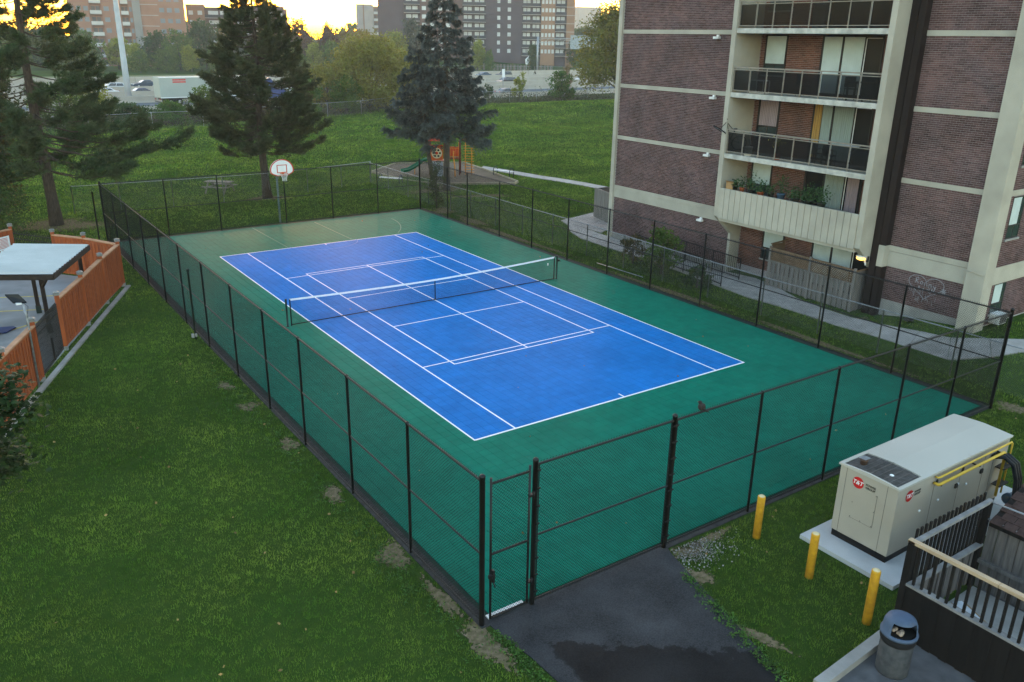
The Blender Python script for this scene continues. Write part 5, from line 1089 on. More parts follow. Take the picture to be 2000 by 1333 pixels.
# ================================================================ TREES AND SHRUBS
BARK = mat('pine_bark', (.075, .058, .045), .95, .4, 4, stretch=(4, 4, 1), bump=.6, bscale=18)
BARKG = mat('grey_bark', (.085, .075, .062), .95, .35, 4, stretch=(4, 4, 1), bump=.5, bscale=18)
NEED = mat('dark_pine_needle', (.054, .080, .034), .7, .3, .8, col2=(.078, .082, .042), trans=.26, tint=.5, spec=.04)
NEED2 = mat('green_pine_needle', (.046, .088, .036), .7, .3, .7, col2=(.080, .096, .044), trans=.26, tint=.5, spec=.04)
BLUES = mat('blue_spruce_needle', (.118, .142, .140), .75, .3, .9, col2=(.062, .077, .078), trans=.14, tint=.75, spec=.05)
def tufts(name, P, A, k, L, W, spread, tint):
    # k needles round each point, leaning along the shoot direction
    P = np.asarray(P); A = np.asarray(A); n = len(P); d = A[:, None]+NR.normal(0, spread, (n, k, 3)); d /= np.linalg.norm(d, axis=2)[:, :, None]+1e-9
    s = np.cross(d, NR.normal(size=(n, k, 3))); s /= np.linalg.norm(s, axis=2)[:, :, None]+1e-9
    ln = (np.asarray(L)*NR.uniform(.7, 1.2, (n, k)))[:, :, None]; b = P[:, None]+d*ln*.05
    V = np.stack([b-s*W/2, b+s*W/2, P[:, None]+d*ln], 2).reshape(-1, 3)
    return npmesh(name, V, np.arange(len(V)), np.arange(len(V)//3)*3, np.repeat(np.asarray(tint), k*3))
def conifer(name, label, x, y, Ht, z0, prof, whorl, nb, mneed, lean=(0, 0), droop=.12, tip=.25, dens=9., k=11, L=.17, W=.018, spread=.55, tr=.19, fill=.25, seed=1, bark=BARK, side=None, hang=0., clump=0., vs_=.07, up_=.30):
    q = random.Random(seed); zb = h1(x, y); t = T(name, label, 'tree', (x, y, zb)); tk = MB(); pts = []; rs = []
    for i in range(13): f = i/12; pts.append((lean[0]*f+.08*math.sin(f*7+seed), lean[1]*f+.06*math.sin(f*5+seed*2), Ht*f-.05)); rs.append(tr*(1-f)**.8+.012+(.08 if i == 0 else 0))
    tk.tube(pts, rs, 10)
    def axis(z): f = min(max(z/Ht, 0), 1)*12; i = min(int(f), 11); g = f-i; return Vector(pts[i]).lerp(Vector(pts[i+1]), g)
    PZ, PR = zip(*prof); P, A, TI = [], [], []; z = z0; a0 = q.random()*6
    while z < Ht*.985:
        for j in range(nb):
            az = a0+j*2*math.pi/nb+q.gauss(0, .25); rl = float(np.interp(z, PZ, PR))*q.uniform(.68, 1.12)
            if side: rl *= 1+side[1]*math.cos(az-side[0])
            if clump and q.random() < clump: continue
            dx = Vector((math.cos(az), math.sin(az), 0)); c = axis(z+q.gauss(0, .12)); n = max(3, int(rl/.3)); bp = []
            for i in range(n+1):
                f = i/n; bp.append(c+dx*rl*f+Vector((0, 0, rl*(-droop*math.sin(f*2.2)*1.2+tip*f*f*.6-droop*f*.3)))+Vector((q.gauss(0, .03), q.gauss(0, .03), q.gauss(0, .03)))*rl*f*.5)
            tk.tube(bp, [max(.004, (.010+.0085*rl)*(1-i/n)+.003) for i in range(n+1)], 5, False)
            tint0 = q.random(); sd_ = Vector((-dx.y, dx.x, 0)); m = int(rl*dens)
            for _ in range(max(2, m//7)):
                # one side shoot with needles packed along it
                f = fill+(1-fill)*math.sqrt(q.random()); ii = min(int(f*n), n-1); g = f*n-ii; b = bp[ii].lerp(bp[ii+1], g); w = min(.95, rl*.34*(1.15-f)+.16)
                sd2 = q.uniform(-1, 1); dr = (dx*(.45+.5*q.random())+sd_*sd2*.9+Vector((0, 0, up_+q.gauss(0, .22)))).normalized(); ln = w*q.uniform(.6, 1.15); tn = min(1, max(0, tint0*.3+q.random()*.5))
                off = Vector((0, 0, q.gauss(0, vs_*.6)))
                for e in range(7):
                    u = (e+.6)/7; p = b+off+dr*ln*u+Vector((0, 0, -hang*2.2*u*u))+Vector((q.gauss(0, .025), q.gauss(0, .025), q.gauss(0, .025)))
                    ax = dr+Vector((0, 0, .35-hang*4*u)); P.append(p); A.append(ax.normalized()); TI.append(min(1, tn+.2*u))
        z += whorl*q.uniform(.75, 1.25); a0 += 1.1
    tk.build('trunk', bark, t, local=True); link('crown', tufts(name, np.array(P), np.array(A), k, L, W, spread, TI), mneed, t); return t
conifer('pine_tree', 'dense dark pine tree standing behind the basketball hoop', 2.0, 26.65, 14.3, 3.3, [(3, 3.4), (4.2, 4.0), (7.4, 3.6), (9, 3.0), (11, 2.2), (12.6, 1.3), (14.3, .3)], .36, 6, NEED, dens=85, k=10, L=.20, W=.028, tr=.27, seed=3, fill=.20, spread=.6, tip=.45, vs_=.16)
conifer('pine_tree', 'tall open pine tree with long bare branches at the far left', -11.24, 24.06, 17.5, 3.2, [(3, 5.0), (4.4, 5.8), (5.8, 4.8), (7.1, 3.9), (8.5, 3.6), (11, 2.8), (14, 2.1), (17.5, .5)], .50, 5, NEED2, dens=98, k=10, L=.22, W=.028, tr=.32, seed=8, fill=.22, spread=.6, tip=.36, side=(-.6, .25), clump=.08, vs_=.18)
conifer('spruce_tree', 'tall blue grey spruce tree beside the playground', 14.05, 23.1, 14.6, 4.4, [(2.9, 3.1), (5.0, 3.4), (7, 2.7), (10, 1.8), (12.6, 1.05), (14.6, .15)], .46, 8, BLUES, dens=84, k=9, L=.17, W=.034, up_=.05, tr=.22, seed=5, fill=.18, spread=.42, droop=.22, tip=.18, hang=.10, bark=BARKG)
conifer('spruce_tree', 'shorter blue grey spruce tree leaning left against the taller spruce', 13.3, 23.75, 10.2, 4.5, [(2.9, 2.5), (5.0, 2.7), (6.5, 2.3), (8.5, 1.3), (10.2, .15)], .44, 7, BLUES, lean=(-.9, .5), dens=84, k=9, L=.17, W=.034, up_=.05, tr=.17, seed=15, fill=.18, spread=.42, droop=.22, tip=.18, hang=.10, bark=BARKG)
def leafy(name, label, x, y, Ht, w, leafm, seed=1, n=5000, size=.16, trunk=.16, z0=.25, cat='tree', lob=9, bark=BARKG, group=None, wy=None, at=None, dense=.40, limbs=True, asp=.62):
    q = random.Random(seed); g = np.random.default_rng(seed); zb = h1(x, y); t = T(name, label, cat, (x, y, zb), group=group); wy = wy or w; tk = MB()
    top = Ht*.8; tk.tube([(0, 0, -.1), (.05*Ht*.1, 0, Ht*.25), (.0, .03*Ht, Ht*.5), (.02*Ht, 0, top)], [trunk*1.3, trunk, trunk*.65, trunk*.15], 8)
    C = []; 
    for i in range(lob):
        a = i*2.399+q.gauss(0, .3); f = (i+.5)/lob; z = Ht*(z0+(1-z0)*(.12+.80*f)); prof = math.sin(math.pi*min(1, max(.05, (z/Ht-z0*.6)/(1-z0*.6)))**.8)**.7; r = prof*.62*math.sqrt(q.random()*.7+.3)
        c = (math.cos(a)*r*w/2, math.sin(a)*r*wy/2, z); C.append((c, .5*q.uniform(.75, 1.25)))
        if limbs: tk.tube([(0, 0, z*.45), (c[0]*.5, c[1]*.5, z*.78), c], [trunk*.5, trunk*.25, trunk*.06], 6, False)
    ids = g.integers(0, len(C), n); cc = np.array([c for c, _ in C]); sc = np.array([s for _, s in C]); d = g.normal(size=(n, 3)); d /= np.linalg.norm(d, axis=1)[:, None]; rr_ = g.random(n)**dense
    rad_ = np.stack([np.full(n, w*.42), np.full(n, wy*.42), np.full(n, Ht*(1-z0)*.30)], -1)*sc[ids][:, None]
    # sprigs: leaves gather in little bunches so that gaps stay open
    P = cc[ids]+d*rr_[:, None]*rad_; nb = max(20, n//14); bc = P[:nb]; bi = g.integers(0, nb, n); P = bc[bi]+g.normal(0, 1, (n, 3))*np.array([w, wy, Ht*(1-z0)])[None]*.038; P[:, 2] = np.maximum(P[:, 2], .06*Ht)
    tk.build('trunk', bark, t, local=True); link('crown', leafmesh('crown', P, size, np.clip(.5*g.random(nb)[bi]+.5*g.random(n), 0, 1), .8, asp), leafm, t); return t
def leafmat(nm, c1, c2, tr=.3, tint=.45): return mat(nm, c1, .6, .3, .5, col2=c2, trans=tr, tint=tint, spec=.08)
LG = leafmat('mid_green_leaf', (.065, .125, .022), (.10, .14, .025)); LD = leafmat('dark_green_leaf', (.030, .065, .020), (.05, .08, .02)); LY = leafmat('yellow_green_leaf', (.24, .25, .03), (.15, .19, .03)); LO = leafmat('russet_olive_leaf', (.15, .14, .03), (.20, .13, .03)); LB = leafmat('bronze_edge_leaf', (.060, .062, .016), (.10, .072, .018)); LS = leafmat('fresh_green_leaf', (.05, .12, .02), (.08, .13, .02)); LGR = leafmat('grey_willow_leaf', (.075, .085, .055), (.05, .065, .04))
leafy('deciduous_tree', 'dark leafy tree with bronze leaves at the left edge', -14.9, 25.6, 11.5, 7.0, LB, 21, 15000, .17, .2, .06, lob=16)
leafy('evergreen_shrub', 'dark broad shrub under the pine at the left edge', -14.4, 22.2, 4.8, 5.2, LD, 22, 9000, .13, .12, .02, 'shrub', lob=12)
leafy('garden_shrub', 'bushy green shrub between the fence and the ramp railing', 11.2, -1.9, 2.2, 2.3, LG, 23, 2600, .14, .05, .02, 'shrub', lob=8)
leafy('garden_shrub', 'low brownish shrub at the left end of the ramp railing', 11.45, .35, 1.5, 1.6, LB, 24, 1300, .11, .04, .02, 'shrub', lob=6)
leafy('garden_shrub', 'low grassy shrub at the right end of the ramp railing', 11.0, -4.4, 1.1, 1.7, LD, 25, 1300, .12, .04, .02, 'shrub', lob=6)
leafy('cedar_shrub', 'thin upright shrub growing at the far right fence corner', 10.0, 17.5, 2.9, 1.3, leafmat('olive_cedar_leaf', (.055, .075, .028), (.075, .085, .035)), 26, 1900, .09, .05, .02, 'shrub', lob=9)
leafy('roadside_bush', 'large olive bush growing behind the lawn, left of the spruce', 37.8, 86.0, 10.0, 13.5, leafmat('gold_green_leaf', (.17, .19, .035), (.20, .165, .035)), 27, 24000, .32, .2, .02, 'bush', lob=20)
leafy('roadside_bush', 'golden bush joined to the right of the large olive bush', 44.5, 88.0, 8.2, 8.5, MATS['gold_green_leaf'], 41, 9000, .30, .16, .02, 'bush', lob=12)
leafy('roadside_bush', 'golden green bush left of the large olive bush', 31.5, 86.5, 6.8, 7.5, MATS['gold_green_leaf'], 42, 7500, .30, .14, .02, 'bush', lob=11)
leafy('roadside_bush', 'low dark bush along the back fence left of the trailer', 3.8, 79.0, 2.6, 6.5, LD, 43, 3600, .25, .1, .02, 'bush', lob=8)
leafy('roadside_bush', 'low olive bush right behind the dense pine', 19.5, 80.5, 3.2, 6.0, LB, 44, 3600, .25, .1, .02, 'bush', lob=8)
leafy('roadside_bush', 'green bush at the foot of the large olive bush', 32.8, 83.2, 5.2, 6.0, LG, 28, 5000, .28, .12, .02, 'bush', lob=9)
leafy('roadside_bush', 'round green bush right of the pine trunk beyond the lawn', 25.5, 80, 5.2, 5.4, LS, 29, 4500, .28, .12, .02, 'bush', lob=9)
leafy('roadside_bush', 'rounded bright green bush below the white trailer', 9.0, 80.5, 2.7, 6.0, LS, 30, 4500, .24, .1, .02, 'bush', lob=8)
leafy('roadside_bush', 'loose olive bush between trailer and pine', 13.6, 82, 4.3, 5.2, LG, 31, 4200, .25, .1, .02, 'bush', lob=8)
leafy('roadside_bush', 'green bush low at the left behind the tall pine', -3.0, 82, 4.6, 8.0, LG, 32, 4200, .27, .1, .02, 'bush', lob=8)
leafy('roadside_bush', 'small yellow green bush near the open pine trunk', 1.5, 86, 4.6, 4.4, LY, 33, 2400, .25, .1, .02, 'bush', lob=6)
leafy('big_tree', 'large spreading tree with autumn tints behind the brick building', 76.0, 75.0, 14.6, 15.5, leafmat('olive_gold_leaf', (.12, .15, .03), (.17, .14, .03)), 34, 26000, .40, .32, .10, lob=20)
leafy('big_tree', 'dense green tree hugging the corner of the brick building', 82.0, 73.0, 11.5, 11.0, LG, 35, 11000, .34, .25, .05, lob=14)
leafy('roadside_bush', 'bushy green sapling left of the spreading autumn tree', 74.6, 88, 5.0, 5.6, LS, 36, 3200, .3, .1, .02, 'bush', lob=7)
leafy('young_tree', 'slim yellow green sapling above the highway barrier', 68.2, 91.5, 4.6, 3.2, LY, 37, 1300, .3, .07, .05, lob=6)
leafy('young_tree', 'short dark sapling right of the blue spruce', 62.4, 92.0, 3.2, 2.2, LD, 38, 900, .26, .06, .02, lob=5)
leafy('young_tree', 'pale pinkish sapling left of the spreading autumn tree', 78.5, 91.5, 6.6, 4.0, leafmat('pale_pink_leaf', (.26, .19, .12), (.18, .15, .08)), 39, 900, .28, .07, .1, lob=6)
# brown scrub along the crest fence
SCR = leafmat('dry_scrub', (.085, .078, .045), (.055, .065, .03), .2)
n = 26000; sx = NR.uniform(-14, 92, n); sy = 80.5+.105*sx*1.0+NR.normal(0, 2.6, n)+2.0; sz = H(sx, sy)+np.abs(NR.normal(0, .55, n))*(1+.5*np.sin(sx*.7))
k = seen(sx, sy, sz); o = link('scrub', leafmesh('scrub', np.stack([sx, sy, sz], -1)[k], .30, flat=1.2, asp=.45), SCR); tag(o, 'dry brown scrub growing along the fence behind the lawn', 'scrub', kind='stuff')
# crest fence
cfz = T('boundary_fence', 'grey chain link boundary fence along the back of the lawn', 'fence', (30, 80, 0)); CP = [(-14, 74.5), (-8, 74.5), (-1.5, 74.2), (4.97, 73.5), (11, 75), (17, 76.5), (23, 78), (28.5, 79.5), (34.1, 81), (40, 82.6), (46, 84), (52, 85.5), (58, 87), (64, 88.3), (70, 89), (76, 89.5), (82, 90), (90, 90)]
for p in CP: z = h1(*p); MB().lathe([(.04, z-.1), (.04, z+1.85), (.01, z+1.9)], (*p, 0), 6).build('post', GALV, cfz)
for a, b in zip(CP[:-1], CP[1:]):
    za, zb = h1(*a), h1(*b); MB().tube([(*a, za+1.82), (*b, zb+1.82)], .025, 5, False).build('top_rail', GALV, cfz)
    zz = min(za, zb); link('wire_mesh', wire_mesh(a, b, zz+.02, zz+1.8, (30, 80, 0), .16, .0028), MATS['galvanised_wire'], cfz)
# maple twigs at the lower left, from a tree standing just outside the picture
def maple_leaf(n, g):
    a = np.array([90, 66, 48, 30, 8, -14, -40, -68, -90]); r = np.array([1., .55, .85, .5, .8, .38, .52, .25, .3]); pts = [(r_*math.cos(math.radians(t)), r_*math.sin(math.radians(t))) for t, r_ in zip(a, r)]
    pts += [(-x_, y_) for x_, y_ in pts[1:-1][::-1]]; return np.array(pts)
def maple():
    g = np.random.default_rng(77); t = T('maple_tree', 'dark green maple branches reaching in at the lower left edge', 'tree', (-18.6, -15.2, 0)); tk = MB(); o0 = Vector((-18.6, -15.2, 0))
    tk.tube([(0, 0, -.1), (.05, .05, 2), (.1, .0, 3.6), (.0, .1, 5.2)], [.16, .13, .10, .04], 10); cl = []
    ends = [(-16.1, -14.3, 5.0), (-16.2, -14.2, 4.7), (-16.0, -14.4, 4.55), (-16.35, -14.6, 4.3), (-16.25, -14.5, 3.85), (-16.3, -14.2, 3.5), (-16.4, -14.3, 4.85), (-16.5, -14.3, 3.7), (-16.45, -14.4, 4.5), (-16.4, -14.1, 5.0), (-16.7, -14.8, 4.6), (-17.2, -14.4, 5.6), (-17.4, -15.6, 5.0), (-18, -14, 4.6), (-18.6, -16, 5.6), (-19.4, -15, 5.2), (-18.8, -14.4, 6.2), (-17.8, -16.2, 4.3), (-19.8, -16, 4.2), (-16.9, -14.0, 3.9)]
    for e in ends:
        p = Vector(e)-o0; tk.tube([(.1, 0, p.z*.55), (p.x*.5, p.y*.5, p.z*.85), p], [.045, .025, .006], 6, False); cl.append(p)
    L_ = maple_leaf(1, g); nl = 170; V, Lp, St, ti = [], [], [], []
    for p in cl:
        for _ in range(nl):
            c = np.array(p)+g.normal(0, 1, 3)*np.array([.20, .22, .15]); n_ = g.normal(0, .45, 3)+np.array([0, 0, 1.]); n_ /= np.linalg.norm(n_); a_ = np.cross(n_, g.normal(size=3)); a_ /= np.linalg.norm(a_); b_ = np.cross(n_, a_); s = .085*g.uniform(.7, 1.2)
            b0 = len(V); St.append(len(Lp)); tt = g.random()
            for x_, y_ in L_: V.append(c+(a_*x_+b_*y_+n_*(-.25*(x_*x_)))*s); Lp.append(b0+len(V)-1-b0); ti.append(tt)
    tk.build('trunk', BARKG, t, local=True); link('crown', npmesh('maple', np.array(V), Lp, St, ti), leafmat('maple_leaf', (.016, .040, .012), (.024, .048, .014), .08), t)
maple()
# far row of trees beyond the highway
FT = [(45.1, 249.0, 10.6, 12.3, 1), (49.0, 237.8, 10.7, 11.9, 0), (58.7, 245.6, 13.8, 14.0, 1), (36.0, 235.5, 7.4, 6.7, 2), (66.4, 248.6, 12.8, 10.7, 3), (84.5, 237.2, 14.6, 12.3, 4), (81.7, 216.9, 8.1, 7.3, 2), (96.6, 239.8, 13.7, 7.1, 4), (105.7, 244.7, 12.6, 11.1, 3), (101.7, 223.0, 12.3, 11.9, 3), (75.6, 219.2, 8.7, 6.5, 0), (86.7, 213.6, 8.7, 9.7, 0), (94.2, 212.4, 9.0, 9.8, 0), (114.0, 226.1, 11.9, 10.5, 2), (121.4, 228.8, 15.4, 12.0, 5), (106.0, 211.7, 7.1, 8.2, 2), (133.9, 209.0, 9.6, 5.8, 2), (135.1, 204.1, 6.7, 4.0, 0), (149.3, 200.1, 8.7, 4.6, 1), (248.3, 296.8, 15.7, 17.5, 1), (268.5, 306.0, 19.0, 18.3, 1), (189.0, 228.9, 10.8, 6.9, 1), (33.7, 246.2, 8.7, 10.3, 2), (25.5, 247.5, 10.6, 13.8, 0), (16.8, 248.7, 11.8, 15.5, 1), (9.9, 254.5, 12.3, 15.8, 0), (42.2, 226.0, 6.3, 8.1, 0), (55.2, 222.7, 7.1, 8.1, 0), (35.3, 225.5, 5.6, 6.4, 0), (48.7, 224.5, 7.0, 6.5, 2), (100.6, 213.8, 7.7, 6.6, 0), (76.3, 240.2, 11.5, 10.5, 3), (68.9, 237.4, 9.9, 10.3, 5), (60.4, 221.2, 6.5, 8.1, 5), (76.3, 213.5, 5.4, 6.4, 0), (88.9, 211.2, 6.0, 6.4, 2), (91, 246, 11.5, 10, 4), (101, 252, 11.8, 12, 4), (112, 250, 11.2, 12, 3), (228, 300, 14, 20, 1), (290, 310, 17, 22, 1), (255, 330, 18, 24, 1), (205, 320, 12, 22, 1), (80, 252, 12, 12, 3), (70, 232, 8, 8, 0)]
fm = [LG, LD, LY, LO, leafmat('dusky_red_leaf', (.10, .050, .026), (.075, .055, .025)), LGR]
fd = ['green', 'dark green', 'yellow green', 'olive brown', 'dusky red brown', 'grey green']
ordw = ['first', 'second', 'third', 'fourth', 'fifth', 'sixth', 'seventh', 'eighth', 'ninth', 'tenth', 'eleventh', 'twelfth', 'thirteenth', 'fourteenth', 'fifteenth', 'sixteenth', 'seventeenth', 'eighteenth', 'nineteenth', 'twentieth']
def scr_x(x, y): d = Vector((x, y, 5))-CAM; return d.dot(rr)/d.dot(f_)
protos = {}
cnt = {}
for (x, y, zt, w_, kd) in sorted(FT, key=lambda q: scr_x(q[0], q[1])):
    cnt[kd] = cnt.get(kd, 0)+1; i = cnt[kd]; lab = '%s tree beyond the highway, %s of its colour from the left' % (fd[kd], ordw[i-1]); zb = h1(x, y); hh = max(3, zt-zb)
    key = (kd, i % 2)
    if key not in protos:
        protos[key] = leafy('highway_tree', lab, x, y, hh, w_, fm[kd], 50+kd*7+i, 3600, .072*max(w_, hh)*.62+.1, .02*hh, .04, lob=12, group='trees beyond the highway'); protos[key]['_h'] = hh; protos[key]['_w'] = w_
    else:
        p = protos[key]; c = dup(p, None, (x, y, zb), R.random()*6.28); c.scale = (w_/p['_w'], w_/p['_w'], hh/p['_h']); c['label'] = lab
for p in protos.values(): del p['_h'], p['_w']
for o in list(bpy.data.objects):
    for k_ in ('_h', '_w'):
        if k_ in o: del o[k_]
# a mass of far woodland closing the view
n = 24000; ang = NR.uniform(-.25, 1.55, n); dd = NR.uniform(420, 640, n); x = CAM.x+np.sin(ang)*dd; y = CAM.y+np.cos(ang)*dd; z = H(x, y)+np.abs(NR.normal(0, 4.2, n))*(1+.5*np.sin(ang*31)+.3*np.sin(ang*77)); z = np.minimum(z, 15)
o = link('woodland', leafmesh('woodland', np.stack([x, y, z], -1), 3.4, flat=.9, asp=.7), LD); tag(o, 'hazy woodland on the horizon behind the far buildings', 'woodland', kind='stuff')
# ================================================================ HIGHWAY
def hy_(x, t): return 95.6+.12*x+t          # road rows run slightly askew: t metres from the near barrier
HXA, HXB = -130, 330
ROADM = mat('worn_highway_surface', (.22, .20, .18), .95, .12, .2, big=(.03, .08), spec=.0); ROADN = mat('near_lane_surface', (.13, .14, .15), .95, .12, .3, big=(.03, .08), spec=.0)
def strip(t0, t1, z, nm, m): 
    o = MB().poly([(HXA, hy_(HXA, t0), z), (HXB, hy_(HXB, t0), z), (HXB, hy_(HXB, t1), z), (HXA, hy_(HXA, t1), z)], [(0, 1, 2, 3)]).build(nm, m); tag(o, kind='structure'); return o
hw = strip(-1, 76, .05, 'highway', ROADM); nl = strip(.6, 17, .056, 'near_lanes', ROADN)
strip(76, 110, .04, 'dry_verge', mat('dry_verge_grass', (.15, .145, .06), .95, .3, .8, col2=(.10, .12, .045), bump=.5, bscale=3)); 
o = MB().poly([(HXA, hy_(HXA, 92), .06), (95, hy_(95, 88), .06), (95, hy_(95, 93), .06), (HXA, hy_(HXA, 97), .06)], [(0, 1, 2, 3)]).build('service_road', ROADM); tag(o, kind='structure')
WM = mat('lane_paint', (.7, .7, .68), .7)
for t in (5, 9, 13, 22, 26, 34, 38, 49, 53, 63, 67):
    m = MB()
    for k in range(60):
        x = -40+k*4.5*1.3; y = hy_(x, t); m.poly([(x, y, .062), (x+2.2, y+.26, .062), (x+2.2, y+.40, .062), (x, y+.14, .062)], [(0, 1, 2, 3)])
    o = m.build('lane_marking', WM, hw); tag(o, kind='stuff')
BAR = mat('sandy_concrete_barrier', (.36, .33, .28), .9, .12, .4, big=(.05, .1))
for t, h, lb in ((-.4, .9, 'low concrete barrier at the near edge of the highway'), (17.8, 1.05, 'concrete barrier behind the near lanes'), (30, 1.05, 'concrete barrier in the middle of the highway'), (43.5, 1.05, 'concrete barrier before the far lanes'), (58, 1.05, 'concrete barrier beside the far cars'), (75, 1.3, 'concrete barrier at the far edge of the highway')):
    b = T('highway_barrier', lb, 'barrier', (60, hy_(60, t), 0), group=None); n = 24
    for k in range(n):
        xa = HXA+(HXB-HXA)*k/n+.05; xb = HXA+(HXB-HXA)*(k+1)/n-.05; ya, yb = hy_(xa, t), hy_(xb, t); P = []
        for x, y in ((xa, ya), (xb, yb)): P += [(x, y-.32, .04), (x, y-.16, .35), (x, y-.1, h), (x, y+.1, h), (x, y+.16, .35), (x, y+.32, .04)]
        MB().poly(P, [(i, i+6, (i+1) % 6+6, (i+1) % 6) for i in range(6)]+[tuple(range(6)), tuple(range(6, 12))[::-1]]).build('segment', BAR, b)
# ---------------------------------------------------------------- vehicles
ang_ = math.atan(.12)
CG_ = mat('car_glass', (.02, .025, .03), .1, .1, 2, spec=.8); HLm = mat('headlight_glass', (.7, .7, .66), .2); TLm = mat('tail_light', (.35, .02, .015), .3); RIMm = mat('wheel_rim', (.35, .35, .36), .4, metal=.6)
KINDS = {'sedan': (4.7, 1.82, [(-2.35, .35), (-2.35, .78), (-2.2, .92), (-1.55, .97), (1.05, .93), (2.1, .78), (2.33, .62), (2.35, .35)], [(-1.65, .96), (-1.0, 1.42), (.15, 1.45), (1.0, .95)]),
         'suv': (4.7, 1.9, [(-2.35, .42), (-2.35, 1.0), (-2.28, 1.08), (1.0, 1.08), (2.1, .98), (2.33, .75), (2.35, .42)], [(-2.25, 1.08), (-2.0, 1.66), (.2, 1.72), (.95, 1.10)]),
         'van': (5.1, 1.95, [(-2.55, .40), (-2.55, 1.05), (-2.5, 1.12), (1.45, 1.05), (2.3, .88), (2.52, .68), (2.55, .40)], [(-2.48, 1.12), (-2.38, 1.72), (.35, 1.76), (1.4, 1.08)])}
def car(kind, x, y, face, col, label):
    L_, W_, bp, cp = KINDS[kind]; t = T('car', label, 'car', (x, y, .06), ang_+(0 if face > 0 else math.pi), 'vehicles on the highway')
    m = mat('car_paint_%s' % col[0], col[1], .3, .05, 2, coat=.6)
    b = MB(); n = len(bp); w_ = W_/2
    secs = [(-w_, .04), (-w_*.96, 0), (w_*.96, 0), (w_, .04)]
    P = [(p, s*w_, z) for s in (-1, 1) for p, z in bp]; b.poly(P, [tuple(range(n))[::-1], tuple(range(n, 2*n))]+[(i, n+i, n+(i+1) % n, (i+1) % n)[::-1] for i in range(n)]); bo = b.build('body', m, t, local=True, bev=.06)
    c = MB(); n = len(cp); P = []
    for s in (-1, 1): P += [(p, s*w_*(.97 if i in (0, n-1) else .80), z) for i, (p, z) in enumerate(cp)]
    c.poly(P, [tuple(range(n))[::-1], tuple(range(n, 2*n))]+[(i, n+i, n+(i+1) % n, (i+1) % n)[::-1] for i in range(n)]); c.build('cabin', m, t, local=True, bev=.05)
    # side and end glass, a little proud
    g = MB()
    for s in (-1, 1):
        q = [(cp[0][0]+.28, cp[0][1]+.06, .965), (cp[1][0]+.12, cp[1][1]-.09, .84), (cp[2][0]-.05, cp[2][1]-.10, .84), (cp[3][0]-.25, cp[3][1]+.07, .965)]; mid = lambda a, b_, f: tuple(a[i]+(b_[i]-a[i])*f for i in range(3))
        for f0, f1 in ((0, .48), (.52, 1)):
            lo0, lo1 = mid(q[0], q[3], f0), mid(q[0], q[3], f1); hi0, hi1 = mid(q[1], q[2], f0), mid(q[1], q[2], f1)
            pts = [(p[0], s*(w_*p[2]+.012), p[1]) for p in (lo0, lo1, hi1, hi0)]; MB().poly(pts if s < 0 else pts[::-1], [(0, 1, 2, 3)]).build('side_window', CG_, t, local=True)
    for (a, z0), (b_, z1), nm in ((cp[3], cp[2], 'windscreen'), (cp[0], cp[1], 'rear_window')):
        e = .014 if nm == 'windscreen' else -.014; pts = [(a+(b_-a)*.12+e, -w_*.86, z0+(z1-z0)*.12+.012), (a+(b_-a)*.12+e, w_*.86, z0+(z1-z0)*.12+.012), (a+(b_-a)*.9+e, w_*.74, z0+(z1-z0)*.9+.012), (a+(b_-a)*.9+e, -w_*.74, z0+(z1-z0)*.9+.012)]
        MB().poly(pts if nm == 'windscreen' else pts[::-1], [(0, 1, 2, 3)]).build(nm, CG_, t, local=True)
    for sx in (-.3*L_, .3*L_):
        for s in (-1, 1):
            wh = MB().lathe([(.22, s*w_*.80), (.33, s*w_*.82), (.34, s*w_*.98), (.24, s*w_*1.0)], (sx, 0, .33), 16, 'y').build('wheel', RUBBER, t, local=True); MB().lathe([(.21, s*w_*.99), (.20, s*w_*1.015), (.05, s*w_*1.02)], (sx, 0, .33), 12, 'y').build('rim', RIMm, wh, local=True)
    for s in (-1, 1):
        MB().bb(L_/2-.18, s*w_*.62-.18, .66, L_/2+.015, s*w_*.62+.18, .78).build('headlight', HLm, t, local=True); MB().bb(-L_/2-.015, s*w_*.72-.16, .78, -L_/2+.12, s*w_*.72+.16, .94).build('tail_light', TLm, t, local=True); MB().bb(cp[3][0]-.3, s*w_*1.0, 1.0, cp[3][0]-.14, s*(w_+.16), 1.12).build('wing_mirror', m, t, local=True)
    return t
car('sedan', 21.3, 154.7, -1, ('slate_blue', (.04, .06, .09)), 'slate blue sedan just above the left end of the trailer'); car('sedan', 15.6, 128.5, 1, ('navy', (.02, .035, .09)), 'dark blue car directly behind the trailer')
car('sedan', 9.8, 131.0, -1, ('white', (.6, .62, .64)), 'white sedan seen through the left pine, leftmost car'); car('suv', 12.8, 141.5, -1, ('silver_white', (.5, .52, .54)), 'silver car seen through the left pine branches')
car('suv', 119.5, 172.5, -1, ('dark_blue_grey', (.03, .04, .055)), 'dark suv in front in the far lanes, right of the spruce'); car('sedan', 114.6, 175.5, -1, ('steel_blue', (.06, .09, .13)), 'blue car half hidden behind the dark suv')
car('van', 98.5, 140.5, -1, ('charcoal', (.03, .03, .035)), 'charcoal minivan in the middle lanes'); car('sedan', 76.5, 107.6, 1, ('mid_grey', (.12, .13, .14)), 'grey car in the near lane behind the low barrier')
car('van', 58.6, 161.5, 1, ('maroon_grey', (.06, .04, .05)), 'dark van right of the dense pine'); car('sedan', 50.5, 176.5, -1, ('pearl', (.55, .56, .56)), 'pearl car behind the dense pine'); car('suv', 124, 143.5, -1, ('pale_silver', (.45, .46, .47)), 'pale car behind the autumn tree')
car('sedan', -8, 128, 1, ('light_grey', (.38, .39, .4)), 'light grey car at the far left behind the trees')
